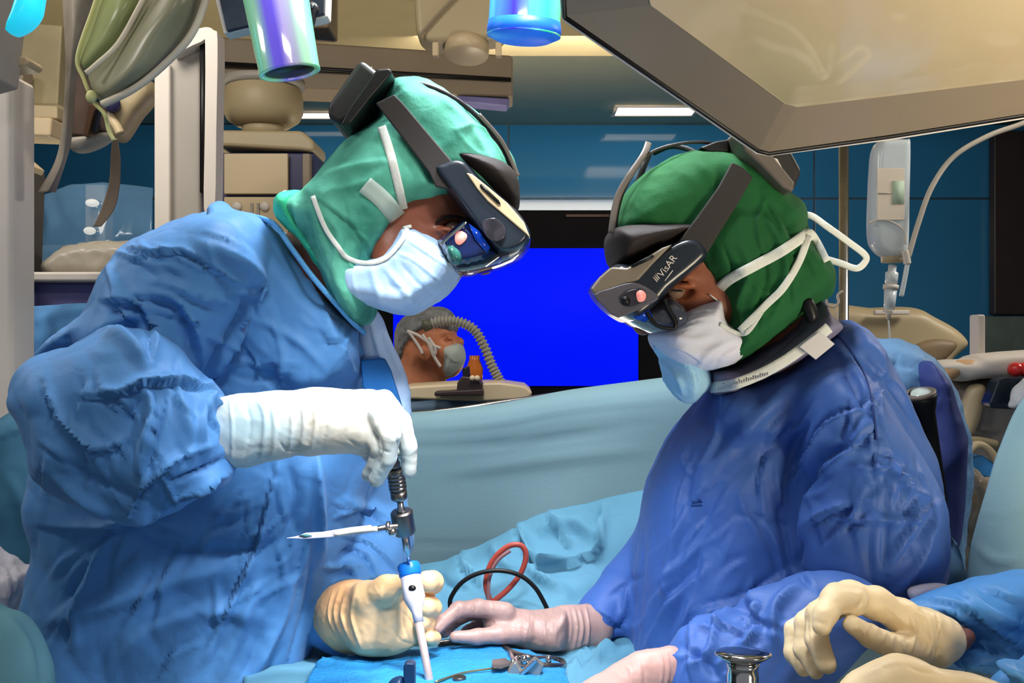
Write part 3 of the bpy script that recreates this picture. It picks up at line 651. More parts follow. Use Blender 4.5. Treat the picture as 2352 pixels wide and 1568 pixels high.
# ------------------------------------------------------------------ coloured handle sleeves overhead
def sleeves():
    def tube_(name, a, b, r0, r1, m, t, hollow=True):
        ax = (b - a); L = ax.length; n = 48
        z = ax.normalized(); x = Vector((1, 0, 0)); x = (x - z * x.dot(z)).normalized(); y = z.cross(x)
        mb = MB(); prof = [(r0, 0), (r1, L * 0.97), (r1 * 1.02, L * 0.985), (r1 * 1.02, L), (r1 * 0.86, L), (r1 * 0.84, L * 0.9)]
        mb.lathe(prof, (0, 0, 0), (0, 0, 1), n, (True, True), ref=(1, 0, 0))
        bmesh.ops.recalc_face_normals(mb.bm, faces=mb.bm.faces)
        me = bpy.data.meshes.new(name); mb.bm.to_mesh(me); mb.bm.free()
        o = link(name, me, m, t); R = Matrix((x, y, z)).transposed()
        o.matrix_basis = Matrix.Translation(a - Vector(t.location)) @ R.to_4x4(); return o
    d = 1.15; s = d / F
    a = P(612, -120, d); b = P(666, 168, d + 0.004)
    t = thing('lamp_handle_sleeve', 'tilted iridescent green and violet tube with an open lower end, hanging before the dark panel', 'handle sleeve', a)
    m1 = stripe_mat('iridescent_film', [(0.0, (120, 232, 190)), (0.22, (150, 215, 185)), (0.38, (120, 105, 250)), (0.5, (112, 96, 245)), (0.62, (176, 165, 225)), (0.74, (150, 160, 180)), (0.88, (140, 215, 150)), (1.0, (120, 240, 200))], 0.16, half=0.037)  # green and violet sheen put into stripes; glow added to look lit
    tube_('sleeve', a, b, 78 * s, 69 * s, m1, t)
    MB().cyl(a, (a.x - 0.02, a.y, 2.75), 0.02).build('support_rod', M['white'], t)
    ax = (b - a).normalized(); MB().lathe([(56 * s, -0.03), (57 * s, -0.002)], b, ax, 36).build('dark_opening', M['black'], t)
    d = 1.15; a = P(1214, -140, d); b = P(1203, 84, d + 0.012)
    t = thing('lamp_handle_sleeve', 'lit-looking blue to turquoise tube with a closed end, hanging left of the big overhead casing', 'handle sleeve', a)
    m2 = stripe_mat('lit_looking_blue_film', [(0.0, (50, 190, 240)), (0.12, (60, 120, 250)), (0.35, (52, 40, 240)), (0.52, (70, 110, 240)), (0.66, (70, 190, 200)), (0.8, (50, 220, 150)), (1.0, (110, 230, 190))], 0.22, half=0.043)  # blue-green sheen painted as stripes, emission added so the tube looks lit
    tube_('sleeve', a, b, 80 * s, 84 * s, m2, t)
    ax = (b - a).normalized()
    MB().lathe([(84 * s, -0.016), (86.5 * s, -0.006), (85 * s, 0.0), (60 * s, 0.006)], b, ax, 40).build('end_rim', mat('rim_glow', (30, 110, 250), 0.4, emit=0.15, var=0.1), t)  # rim emission added to follow the lit look of the tube
    d = 1.3; t = thing('lamp_handle_sleeve', 'bright cyan rounded sleeve end in the top left corner', 'handle sleeve', P(60, -60, d))
    s = Sdf(0.004); s.infl([(60, -140), (46, 0), (20, 80), (58, 70), (86, 40), (96, 0), (110, -140)], d, 0.03, 0.016); organic('sleeve', s, mat('cyan_glow', (40, 215, 245), 0.3, emit=0.55, var=0.02), t)  # sleeve end has glow added so it looks lit
    c = P(84, -138, 1.3); MB().cyl(c, (c.x, c.y, 2.75), 0.014).build('support_rod', M['white'], t)
    MB().cyl(P(1214, -140, d), (P(1214, -140, d).x, d, 2.75), 0.02).build('support_rod', M['white'], t)
    # dark panel behind the first tube
    t = thing('control_panel', 'dark panel with a pale rim and a hook, behind the iridescent tube', 'panel', P(620, 20, 1.5))
    MB().plate(PP([(480, -60), (756, -60), (752, 38), (700, 50), (560, 68), (514, 78)], 1.45), 0.03).build('panel_rim', M['white'], t, bevel=0.002)
    MB().plate(PP([(492, -56), (746, -56), (744, 30), (700, 42), (560, 60), (520, 70)], 1.44), 0.02).build('panel_face', mat('dark_panel_face', (44, 52, 62), 0.3, var=0.2, vscale=30), t, bevel=0.001)
    c = P(620, -58, 1.47); MB().cyl(c, (c.x, c.y, 2.75), 0.02).build('support_rod', M['white'], t)
    MB().tube(PP([(700, 22), (712, 12), (724, 20), (718, 34), (712, 58), (706, 78)], 1.38), 0.006, 10).build('hook', M['black'], t)
    MB().tube(PP([(696, 20), (708, 10), (720, 14)], 1.36), 0.003, 8).build('hook_ring', M['chrome'], t)
sleeves()

# ------------------------------------------------------------------ big overhead casing, top right
def casing():
    def q(x, y, off=0.0): return P(x, y, 1.12 - (355 - y) * 0.0006 + off)
    t = thing('overhead_casing', 'large beige overhead equipment casing with a darker slanting rim, top right corner', 'casing', q(1800, 100))
    outer = [(1297, 38), (1292, -60), (1380, -280), (2600, -280), (2600, 228), (2352, 264), (2050, 312), (1765, 352), (1742, 346)]
    inner = [(1492, 12), (1478, -50), (1500, -230), (2560, -230), (2560, 150), (2352, 183), (2080, 216), (1832, 246), (1800, 238)]
    lip = [(1290, 50), (1280, -60), (1370, -290), (2610, -290), (2610, 240), (2352, 276), (2050, 324), (1765, 362), (1735, 356)]
    mb = MB(); f = [mb.bm.verts.new(q(*p)) for p in outer]; g = [mb.bm.verts.new(q(*p, -0.05)) for p in inner]
    h = [mb.bm.verts.new(q(*p) + Vector((0, 0.02, 0.10))) for p in outer]; n = len(f)
    for i in range(n):
        mb.bm.faces.new((f[i], f[(i + 1) % n], g[(i + 1) % n], g[i])); mb.bm.faces.new((h[i], h[(i + 1) % n], f[(i + 1) % n], f[i]))
    mb.bm.faces.new(h)
    mb.build('bevelled_rim', M['taupe'], t, smooth=False, bevel=0.004)
    mb = MB(); g2 = [mb.bm.verts.new(q(*p, -0.0515)) for p in inner]; g3 = [mb.bm.verts.new(q(*p, -0.045)) for p in inner]
    mb.bm.faces.new(g2); mb.bm.faces.new(g3[::-1])
    for i in range(n): mb.bm.faces.new((g2[i], g3[i], g3[(i + 1) % n], g2[(i + 1) % n]))
    mb.build('face_panel', mat('glossy_beige', (205, 186, 150), 0.22, var=0.05, vscale=2, coat=0.4), t, bevel=0.002)
    MB().tube([q(*p, 0.002) for p in outer] + [q(*outer[0], 0.002)], 0.0028, 8, 1).build('gasket', M['black'], t)
    mb = MB(); a = [mb.bm.verts.new(q(*p, 0.01)) for p in lip]; b = [mb.bm.verts.new(q(*p, 0.008) + Vector((0, 0.02, 0.11))) for p in lip]
    for i in range(n): mb.bm.faces.new((a[i], a[(i + 1) % n], b[(i + 1) % n], b[i]))
    mb.bm.faces.new(a[::-1]); mb.bm.faces.new(b)
    mb.build('lower_lip', M['white'], t, bevel=0.003)
    c = q(2000, -150); MB().cyl(c, (c.x, c.y + 0.25, 2.74), 0.05, 0.05).build('support_tube', M['white'], t)
casing()

# ------------------------------------------------------------------ infusion pole, bottle, tube
def infusion():
    x = P(1938, 0, 2.6).x; t = thing('infusion_pole', 'chrome infusion pole standing behind the right surgeon', 'pole', (x, 2.6, 0))
    MB().cyl((x, 2.6, 0.06), (x, 2.6, P(0, 300, 2.6).z), 0.0125, 0.0125, 20).build('pole', M['steel'], t)
    MB().cyl((x, 2.6, 0.06), (x, 2.6, P(0, 800, 2.6).z), 0.018, 0.018, 20).build('lower_pole', M['steel'], t)
    MB().tube([(x, 2.6, P(0, 305, 2.6).z), (x + 0.06, 2.58, P(0, 290, 2.6).z), (x + 0.12, 2.56, P(0, 300, 2.6).z), (x + 0.125, 2.56, P(0, 322, 2.6).z)], 0.004, 8).build('hook', M['steel'], t)
    for k in range(5):
        a = 2 * math.pi * k / 5; MB().tube([(x, 2.6, 0.09), (x + 0.11 * math.cos(a), 2.6 + 0.11 * math.sin(a), 0.07), (x + 0.19 * math.cos(a), 2.6 + 0.19 * math.sin(a), 0.05)], 0.012, 8, 3).build('foot_leg', M['steel'], t)
        MB().sphere((x + 0.19 * math.cos(a), 2.6 + 0.19 * math.sin(a), 0.025), 0.025).build('caster', M['black'], t)
    t = thing('tube_clip', 'curled white wire clip on the infusion pole', 'clip', P(1900, 690, 2.56))
    MB().tube(PP([(1936, 668), (1924, 678), (1926, 694), (1916, 704), (1902, 700), (1896, 684), (1884, 676), (1873, 686), (1876, 702), (1890, 706), (1898, 696)], 2.57), 0.0035, 8).build('wire', M['white'], t)
    MB().tube(PP([(1916, 704), (1922, 730), (1926, 800)], 2.57), 0.002, 8).build('wire_tail', M['white'], t)
    d = 2.5; k = d / F; t = thing('infusion_bottle', 'clear upside-down infusion bottle with pale label hanging on the pole', 'bottle', P(2040, 322, d))
    s = Sdf(0.003); s.infl([(2003, 350), (2015, 326), (2040, 322), (2078, 322), (2086, 330), (2084, 450), (2082, 560), (2076, 585), (2060, 594), (2030, 592), (2008, 576), (1995, 545), (1996, 450), (1999, 390)], d, 0.035, 0.022, pw=2.6)
    organic('bottle_body', s, M['glass'], t)
    MB().bpx(2015, 386, 2078, 505, d - 0.041, 0.003).build('label_sheet', M['label'], t, bevel=0.001)
    MB().bpx(2050, 415, 2077, 468, d - 0.043, 0.003).build('green_patch', M['labelgreen'], t)
    MB().bpx(2017, 443, 2050, 445, d - 0.0425, 0.002).build('label_line', M['greyp'], t)
    MB().tube(PP([(1996, 512), (2015, 505), (2045, 508), (2074, 528), (2080, 560)], d - 0.038), 0.0025, 8).build('liquid_rim', M['white'], t)
    s = Sdf(0.003); s.infl([(1998, 515), (2040, 508), (2078, 530), (2078, 570), (2056, 588), (2020, 580), (2000, 550)], d, 0.033, 0.02); organic('liquid', s, mat('clear_liquid', (176, 196, 206), 0.1, alpha=0.55), t)
    MB().lathe([(0.025, 0), (0.026, -0.012), (0.026, -0.040)], P(2048, 566, d), (0, 0, 1), 28).build('cap', M['beige2'], t)
    t = thing('drip_chamber', 'clear drip chamber with white collars hanging below the infusion bottle', 'drip chamber', P(2050, 610, d))
    c = P(2050, 608, d); ax = (P(2040, 740, d) - c).normalized()
    MB().lathe([(0.010, 0), (0.010, 15 * k), (0.016, 18 * k), (0.015, 45 * k)], c, ax, 20).build('spike_housing', M['glass'], t)
    MB().lathe([(0.006, 2 * k), (0.008, 44 * k)], c, ax, 20).build('spike', M['white'], t)
    MB().lathe([(0.019, 46 * k), (0.019, 56 * k)], c, ax, 24).build('collar', M['white'], t)
    MB().lathe([(0.016, 56 * k), (0.013, 104 * k)], c, ax, 24).build('chamber', M['glass'], t)
    MB().lathe([(0.008, 70 * k), (0.007, 100 * k)], c, ax, 24).build('blue_filter', M['purple'], t)
    MB().lathe([(0.017, 106 * k), (0.006, 114 * k), (0.005, 126 * k)], c, ax, 20).build('lower_collar', M['white'], t)
    e = c + ax * 126 * k; MB().tube([e, e + Vector((0.004, 0, -0.06)), e + Vector((0.006, 0, -0.16)), e + Vector((0.01, 0, -0.4))], 0.0022, 8).build('drip_line', M['glass'], t)
    t = thing('infusion_tube', 'long curved pale tube arching from the right edge down beside the infusion bottle', 'tube')
    t.location = P(2100, 500, 2.45)
    MB().tube(PP([(2440, 240), (2352, 282), (2270, 312), (2190, 360), (2140, 430), (2110, 510), (2086, 592)], 2.45), 0.0065, 12, 8).build('tube_run', mat('opaque_tube', (190, 182, 170), 0.3), t)
    MB().tube(PP([(2078, 575), (2082, 590), (2084, 606)], 2.45), 0.009, 12).build('tube_sleeve', M['white'], t)
    MB().tube(PP([(2084, 606), (2078, 640), (2070, 680)], 2.45), 0.006, 12).build('clear_end', M['glass'], t)
infusion()

# ------------------------------------------------------------------ right background machines
def right_side():
    t = thing('beige_machine', 'rounded beige machine head behind the right surgeon, below the infusion bottle', 'machine', (P(2040, 0, 3.0).x, 3.0, 0))
    s = Sdf(0.008); s.infl([(1840, 716), (1980, 708), (2070, 706), (2110, 724), (2160, 752), (2186, 780), (2184, 800), (2150, 830), (2120, 880), (2060, 960), (1840, 960)], 3.05, 0.16, 0.05, pw=3)
    organic('machine_head', s, M['beige'], t)
    s = Sdf(0.008); s.infl([(2080, 800), (2130, 776), (2184, 782), (2188, 800), (2150, 836), (2120, 850)], 2.92, 0.05, 0.03, pw=3); organic('lower_panel', s, mat('brown_beige', (120, 102, 78), 0.5), t)
    x = P(2000, 0, 3.0).x; MB().cyl((x, 3.05, 0.05), (x, 3.05, 1.3), 0.06).build('machine_column', M['beige'], t)
    MB().box((x - 0.25, 2.92, 0), (x + 0.25, 3.3, 0.07)).build('machine_base', M['beige'], t, bevel=0.02)
    MB().bpx(2010, 712, 2090, 722, 2.86, 0.02).build('top_handle', M['white'], t, bevel=0.003)
    d = 2.0; t = thing('anesthesia_machine', 'cream medical machine with a round red button at the right edge', 'machine', (P(2270, 0, d).x, d, 0))
    s = Sdf(0.005); s.infl([(2128, 842), (2165, 826), (2215, 824), (2250, 812), (2420, 806), (2420, 872), (2260, 868), (2200, 876), (2180, 868)], d, 0.06, 0.02, pw=2.6)
    organic('upper_arm', s, M['white'], t)
    s = Sdf(0.006); s.infl([(2150, 880), (2200, 872), (2300, 860), (2420, 860), (2420, 1060), (2300, 1050), (2220, 1010), (2180, 950)], d + 0.05, 0.07, 0.04)
    organic('grey_body', s, mat('warm_grey_cloth', (158, 146, 134), 0.6), t, [([(2180, 940), (2240, 985), (2330, 990)], 8, 8, 's'), ([(2190, 990), (2240, 1010), (2320, 980)], 8, 6, 'c')], [(9, 8, 3)])
    s = Sdf(0.005); s.infl([(2200, 980), (2216, 900), (2240, 880), (2262, 890), (2250, 960), (2226, 1006)], d - 0.03, 0.02, 0.018); organic('cream_strap', s, M['beige2'], t)
    s = Sdf(0.005); s.infl([(2130, 860), (2180, 830), (2240, 826), (2230, 846), (2180, 876), (2150, 900)], d - 0.03, 0.03, 0.02); organic('tan_cover', s, mat('tan_cover', (188, 150, 112), 0.6), t)
    k = d / F
    MB().lathe([(15 * k, 0), (16 * k, -0.012), (13 * k, -0.022), (6 * k, -0.027)], P(2326, 848, d - 0.055), (0, 1, 0), 30).build('red_button', M['red'], t)
    MB().sphere(P(2352, 848, d - 0.07), 1, (22 * k, 0.014, 15 * k), 24).build('red_knob', M['red'], t)
    MB().slab(smooth_poly([(2282, 872), (2300, 866), (2420, 862), (2420, 940), (2300, 938), (2266, 936), (2262, 925)], 1), d - 0.09, 0.02).build('dark_display', mat('dark_teal_plastic', (18, 34, 48), 0.25), t, bevel=0.006)
    x = P(2300, 0, d).x
    MB().box((x - 0.1, d + 0.02, 0.06), (x + 0.15, d + 0.2, 1.36)).build('machine_stand', M['greyp'], t, bevel=0.01)
    MB().box((x - 0.12, d - 0.1, 0), (x + 0.3, d + 0.25, 0.06)).build('machine_foot', M['greyp'], t, bevel=0.02)
    MB().bpx(2246, 722, 2264, 830, 2.05, 0.04).build('upright_arm', M['white'], t, bevel=0.004)
    s = Sdf(0.004); s.infl([(2320, 935), (2340, 880), (2400, 860), (2400, 925), (2350, 930)], 1.85, 0.02, 0.015)
    o = organic('crumpled_wrap', s, mat('pale_wrap', (200, 204, 212), 0.4), None, (), [(40, 4, 1)]); tag(o, 'crumpled pale plastic wrap on the dark display at the right edge', 'wrap')
    # cuff + blue pad + grey wadding
    t = thing('tan_bracket', 'curved tan bracket ring holding a sky blue pad near the right edge', 'bracket', P(2260, 1040, 1.9))
    MB().tube(PP([(2222, 1042), (2240, 1022), (2262, 1026), (2284, 1050), (2298, 1082), (2290, 1100)], 1.88), 0.011, 12, sq=0.7).build('ring', M['beige2'], t)
    MB().tube(PP([(2205, 996), (2220, 1010), (2250, 1012), (2290, 1020)], 1.9), 0.008, 12).build('bar', M['beige'], t)
    MB().slab([(2222, 1050), (2250, 1044), (2282, 1066), (2286, 1086), (2262, 1096), (2226, 1084)], 1.9, 0.015).build('blue_pad', mat('sky_blue_pad', (66, 150, 220), 0.5), t, bevel=0.004)
    s = Sdf(0.006); s.infl([(2200, 1100), (2225, 1075), (2262, 1092), (2286, 1100), (2290, 1200), (2250, 1300), (2215, 1340), (2190, 1240), (2180, 1150)], 1.85, 0.06, 0.05)
    o = organic('crumpled_bag', s, mat('silver_bag', (150, 140, 126), 0.35, var=0.45, vscale=14), None, [([(2210, 1110), (2230, 1180), (2215, 1260)], 9, 14, 'r'), ([(2260, 1110), (2265, 1180), (2240, 1250)], 9, 14, 'r')], [(16, 14, 2), (14, 14, 3, (1, 1, 1), 1)]); tag(o, 'crumpled grey plastic bag hanging behind the right surgeon back', 'bag')
right_side()

# ------------------------------------------------------------------ person behind the drape screen
def helper_person():
    d = 2.55; t = thing('person', 'small background person with grey hair net and pale mask behind the drape screen', 'person', (P(1000, 0, d).x, d, 0))
    s = Sdf(0.004)
    s.infl([(915, 830), (910, 790), (925, 745), (965, 722), (1010, 722), (1045, 750), (1050, 775), (1060, 800), (1068, 830), (1050, 862), (1015, 868), (985, 850), (985, 900), (1010, 960), (920, 960), (915, 880)], d, 0.085, 0.06, sm=3)
    s.ell(P(1052, 786, d - 0.02), (0.016, 0.02, 0.014), 0.01)                      # nose bridge
    s.ell(P(975, 812, d - 0.085), (0.012, 0.012, 0.02), 0.006)                    # ear
    s.ell(P(1032, 776, d - 0.07), (0.018, 0.012, 0.008), 0.008, True)            # eye socket
    s.ell(P(1034, 777, d - 0.062), (0.009, 0.009, 0.005), 0.002)
    s.chain([(950, 900, d, 70), (930, 1000, d + 0.05, 120), (900, 1200, d + 0.1, 150), (900, 1500, d + 0.1, 140)], 0.03)
    organic('body', s, M['skinlight'], t)
    s = Sdf(0.005); s.chain([(960, 985, d + 0.03, 110), (905, 1100, d + 0.08, 150), (900, 1600, d + 0.1, 150)], 0.03); s.chain([(830, 1060, d + 0.08, 70), (790, 1300, d, 55)], 0.03);
    s.infl([(880, 880), (935, 868), (985, 930), (1000, 1010), (860, 1040), (850, 940)], d, 0.09, 0.05, 0.02)
    organic('scrub_top', s, mat('grey_green_scrubs', (120, 136, 128), 0.8), t, (), [(8, 5, 3)])
    s = Sdf(0.01); s.chain([(850, 1600, d + 0.1, 75), (850, 2050, d + 0.1, 60)], 0.02); s.chain([(960, 1600, d + 0.1, 75), (960, 2050, d + 0.1, 60)], 0.02)
    organic('trousers', s, mat('grey_green_scrubs', (120, 136, 128), 0.8), t)
    for x in (850, 960):
        c = P(x, 0, d + 0.1).x; MB().sphere((c, d + 0.02, 0.045), 1, (0.05, 0.13, 0.045)).build('shoe', M['black'], t)
    s = Sdf(0.004); s.infl([(908, 800), (912, 750), (940, 722), (985, 706), (1030, 712), (1052, 745), (1040, 768), (1000, 772), (968, 790), (945, 812), (925, 835), (912, 825)], d, 0.095, 0.06)
    organic('hair_net', s, M['capgrey'], t, [([(925, 790), (960, 750), (1010, 740)], 5, 6, 'r'), ([(940, 735), (980, 730), (1030, 740)], 5, 5, 'r')], [(60, 5, 2)])
    s = Sdf(0.004); s.infl([(1010, 790), (1040, 785), (1062, 790), (1070, 825), (1050, 855), (1028, 866), (1010, 845)], d - 0.01, 0.085, 0.04)
    mk = organic('mask', s, M['maskgrey'], t, [([(1020, 810), (1040, 830), (1060, 832)], 4, 4, 's')])
    for pts in ([(1012, 800), (990, 790), (960, 770), (935, 760)], [(1012, 842), (995, 815), (985, 790), (970, 768)], [(990, 792), (996, 815), (1000, 800), (984, 775)], [(940, 762), (965, 800), (970, 812)]):
        MB().tube(PP(pts, d - 0.1), 0.004, 8).build('mask_tie', M['white'], t)
    t = thing('breathing_hose', 'corrugated beige breathing hose arching over the background person towards the tray', 'hose', P(1100, 800, 2.3))
    pts = PP([(975, 748), (1010, 738), (1050, 738), (1088, 756), (1112, 795), (1130, 840), (1148, 875), (1160, 905), (1166, 935)], 2.3)
    MB().tube(pts, 0.0085, 14, 8).build('hose_core', M['hose'], t)
    rr = crom(pts, 5); mb = MB()
    for i in range(1, len(rr) - 1): mb.lathe([(0.0085, -0.0035), (0.0125, -0.001), (0.0125, 0.001), (0.0085, 0.0035)], rr[i], rr[i + 1] - rr[i - 1], 12)
    o = mb.build('hose_rings', M['hose'], t); o['kind'] = 'stuff'
    MB().cyl(P(972, 749, 2.3), P(990, 743, 2.3), 0.014, 0.013).build('hose_connector', mat('dark_olive', (88, 86, 72), 0.4), t)
    t = thing('instrument_tray', 'pale side tray carrying dark devices in front of the background person', 'tray', (P(1080, 0, 2.25).x, 2.3, 0))
    MB().slab([(930, 884), (1060, 876), (1150, 874), (1205, 882), (1222, 896), (1212, 912), (1100, 916), (940, 910)], 2.25, 0.10).build('tray_top', M['beige2'], t, bevel=0.006)
    x = P(1080, 0, 2.3).x; MB().cyl((x, 2.3, 0.03), (x, 2.3, P(0, 905, 2.25).z), 0.03).build('tray_column', M['steel'], t)
    MB().box((x - 0.2, 2.12, 0), (x + 0.2, 2.36, 0.04)).build('tray_foot', M['greyp'], t, bevel=0.01)
    t = thing('black_device', 'black boxy device with small knobs standing on the pale side tray', 'device', P(1080, 890, 2.13))
    MB().slab([(1052, 878), (1062, 862), (1098, 866), (1110, 880), (1106, 902), (1050, 900)], 2.13, 0.03).build('device_body', mat('brown_black', (46, 32, 28), 0.4), t, bevel=0.004)
    MB().slab([(1062, 845), (1078, 840), (1080, 866), (1064, 866)], 2.13, 0.02).build('device_post', M['black'], t, bevel=0.003)
    MB().slab([(1000, 898), (1110, 892), (1112, 906), (1000, 908)], 2.12, 0.03).build('device_base', mat('brown_black', (46, 32, 28)), t, bevel=0.003)
    for x in (1085, 1096): MB().sphere(P(x, 868, 2.09), 0.006).build('device_knob', M['beige2'], t)
    t = thing('tan_jar', 'small amber jar behind the black device on the tray', 'jar', P(1090, 850, 2.3))
    MB().lathe([(0.018, 0), (0.02, 0.03), (0.012, 0.05), (0.012, 0.06)], P(1090, 876, 2.3), (0, 0, 1), 20).build('jar_body', mat('amber', (176, 96, 36), 0.2), t)
    s = Sdf(0.004); s.infl([(935, 915), (1000, 900), (1100, 905), (1180, 905), (1200, 920), (1100, 960), (935, 960)], 2.2, 0.05, 0.03)
    o = organic('folded_cloth', s, mat('slate_cloth', (84, 104, 122), 0.7), None, [([(960, 925), (1050, 918), (1130, 925)], 5, 6, 's')], [(14, 6, 2)]); tag(o, 'slate blue folded cloth under the pale side tray', 'cloth')
helper_person()
# ------------------------------------------------------------------ surgeon on the left
M['gownL'] = mat('blue_gown_fabric', (76, 134, 194), 0.6, var=0.05, vscale=5, bump=0.08, bscale=320, sheen=0.1, crease=0.06, cscale=16)
M['gownR'] = mat('royal_blue_gown_fabric', (56, 94, 166), 0.55, var=0.05, vscale=5, bump=0.08, bscale=320, sheen=0.05, crease=0.06, cscale=15)
M['hoodL'] = mat('mottled_green_hood', (96, 184, 160), 0.8, var=0.1, vscale=13, rgb2=(50, 126, 108), bump=0.2, bscale=260, crease=0.1, cscale=16)
M['hoodR'] = mat('dark_green_hood', (20, 84, 42), 0.85, var=0.1, vscale=10, bump=0.2, bscale=400)
M['collar_green'] = mat('sea_green_collar', (60, 200, 152), 0.75, var=0.08, bump=0.2, bscale=260)
M['maskL'] = mat('pale_blue_mask', (172, 200, 232), 0.75, var=0.05, vscale=12, bump=0.15, bscale=300, rgb2=(146, 182, 222))
M['maskW'] = mat('white_mask', (216, 218, 232), 0.75, var=0.03, bump=0.15, bscale=300)
M['tie'] = mat('white_tie', (206, 210, 204), 0.75, var=0.06, bump=0.3, bscale=240)
M['skinD'] = mat('brown_skin', (118, 66, 46), 0.45, var=0.12, vscale=24, sss=0.08, bump=0.1, bscale=180)
M['skinM'] = mat('warm_brown_skin', (140, 82, 58), 0.45, var=0.12, vscale=24, sss=0.08, bump=0.1, bscale=180)
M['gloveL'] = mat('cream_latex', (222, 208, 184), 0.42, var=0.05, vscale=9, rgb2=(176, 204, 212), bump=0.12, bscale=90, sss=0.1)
M['gloveP'] = mat('pink_beige_latex', (166, 136, 130), 0.42, var=0.06, vscale=14, bump=0.15, bscale=110, sss=0.1)
M['gloveY'] = mat('yellow_beige_latex', (222, 200, 160), 0.45, var=0.06, vscale=16, bump=0.15, bscale=120, sss=0.1)
M['visor'] = mat('dark_visor_shell', (28, 36, 46), 0.32, var=0.12, coat=0.3)
M['visortop'] = mat('warm_grey_shell', (128, 118, 104), 0.45, var=0.06)
M['strap'] = mat('charcoal_strap', (44, 40, 40), 0.62, var=0.1)
M['strapgrey'] = mat('grey_shell', (96, 88, 82), 0.5, var=0.1)
M['pad'] = mat('brown_black_pad', (38, 31, 30), 0.7, var=0.12)
M['lensdark'] = mat('dark_visor_glass', (10, 22, 60), 0.06, var=0.5, vscale=40, spec=0.9, coat=0.6)
M['lensclear'] = mat('smoked_visor_glass', (30, 44, 62), 0.06, var=0.3, vscale=30, spec=0.8, alpha=0.62, coat=0.5)
M['seamdark'] = mat('dark_seam', (20, 48, 110), 0.8)

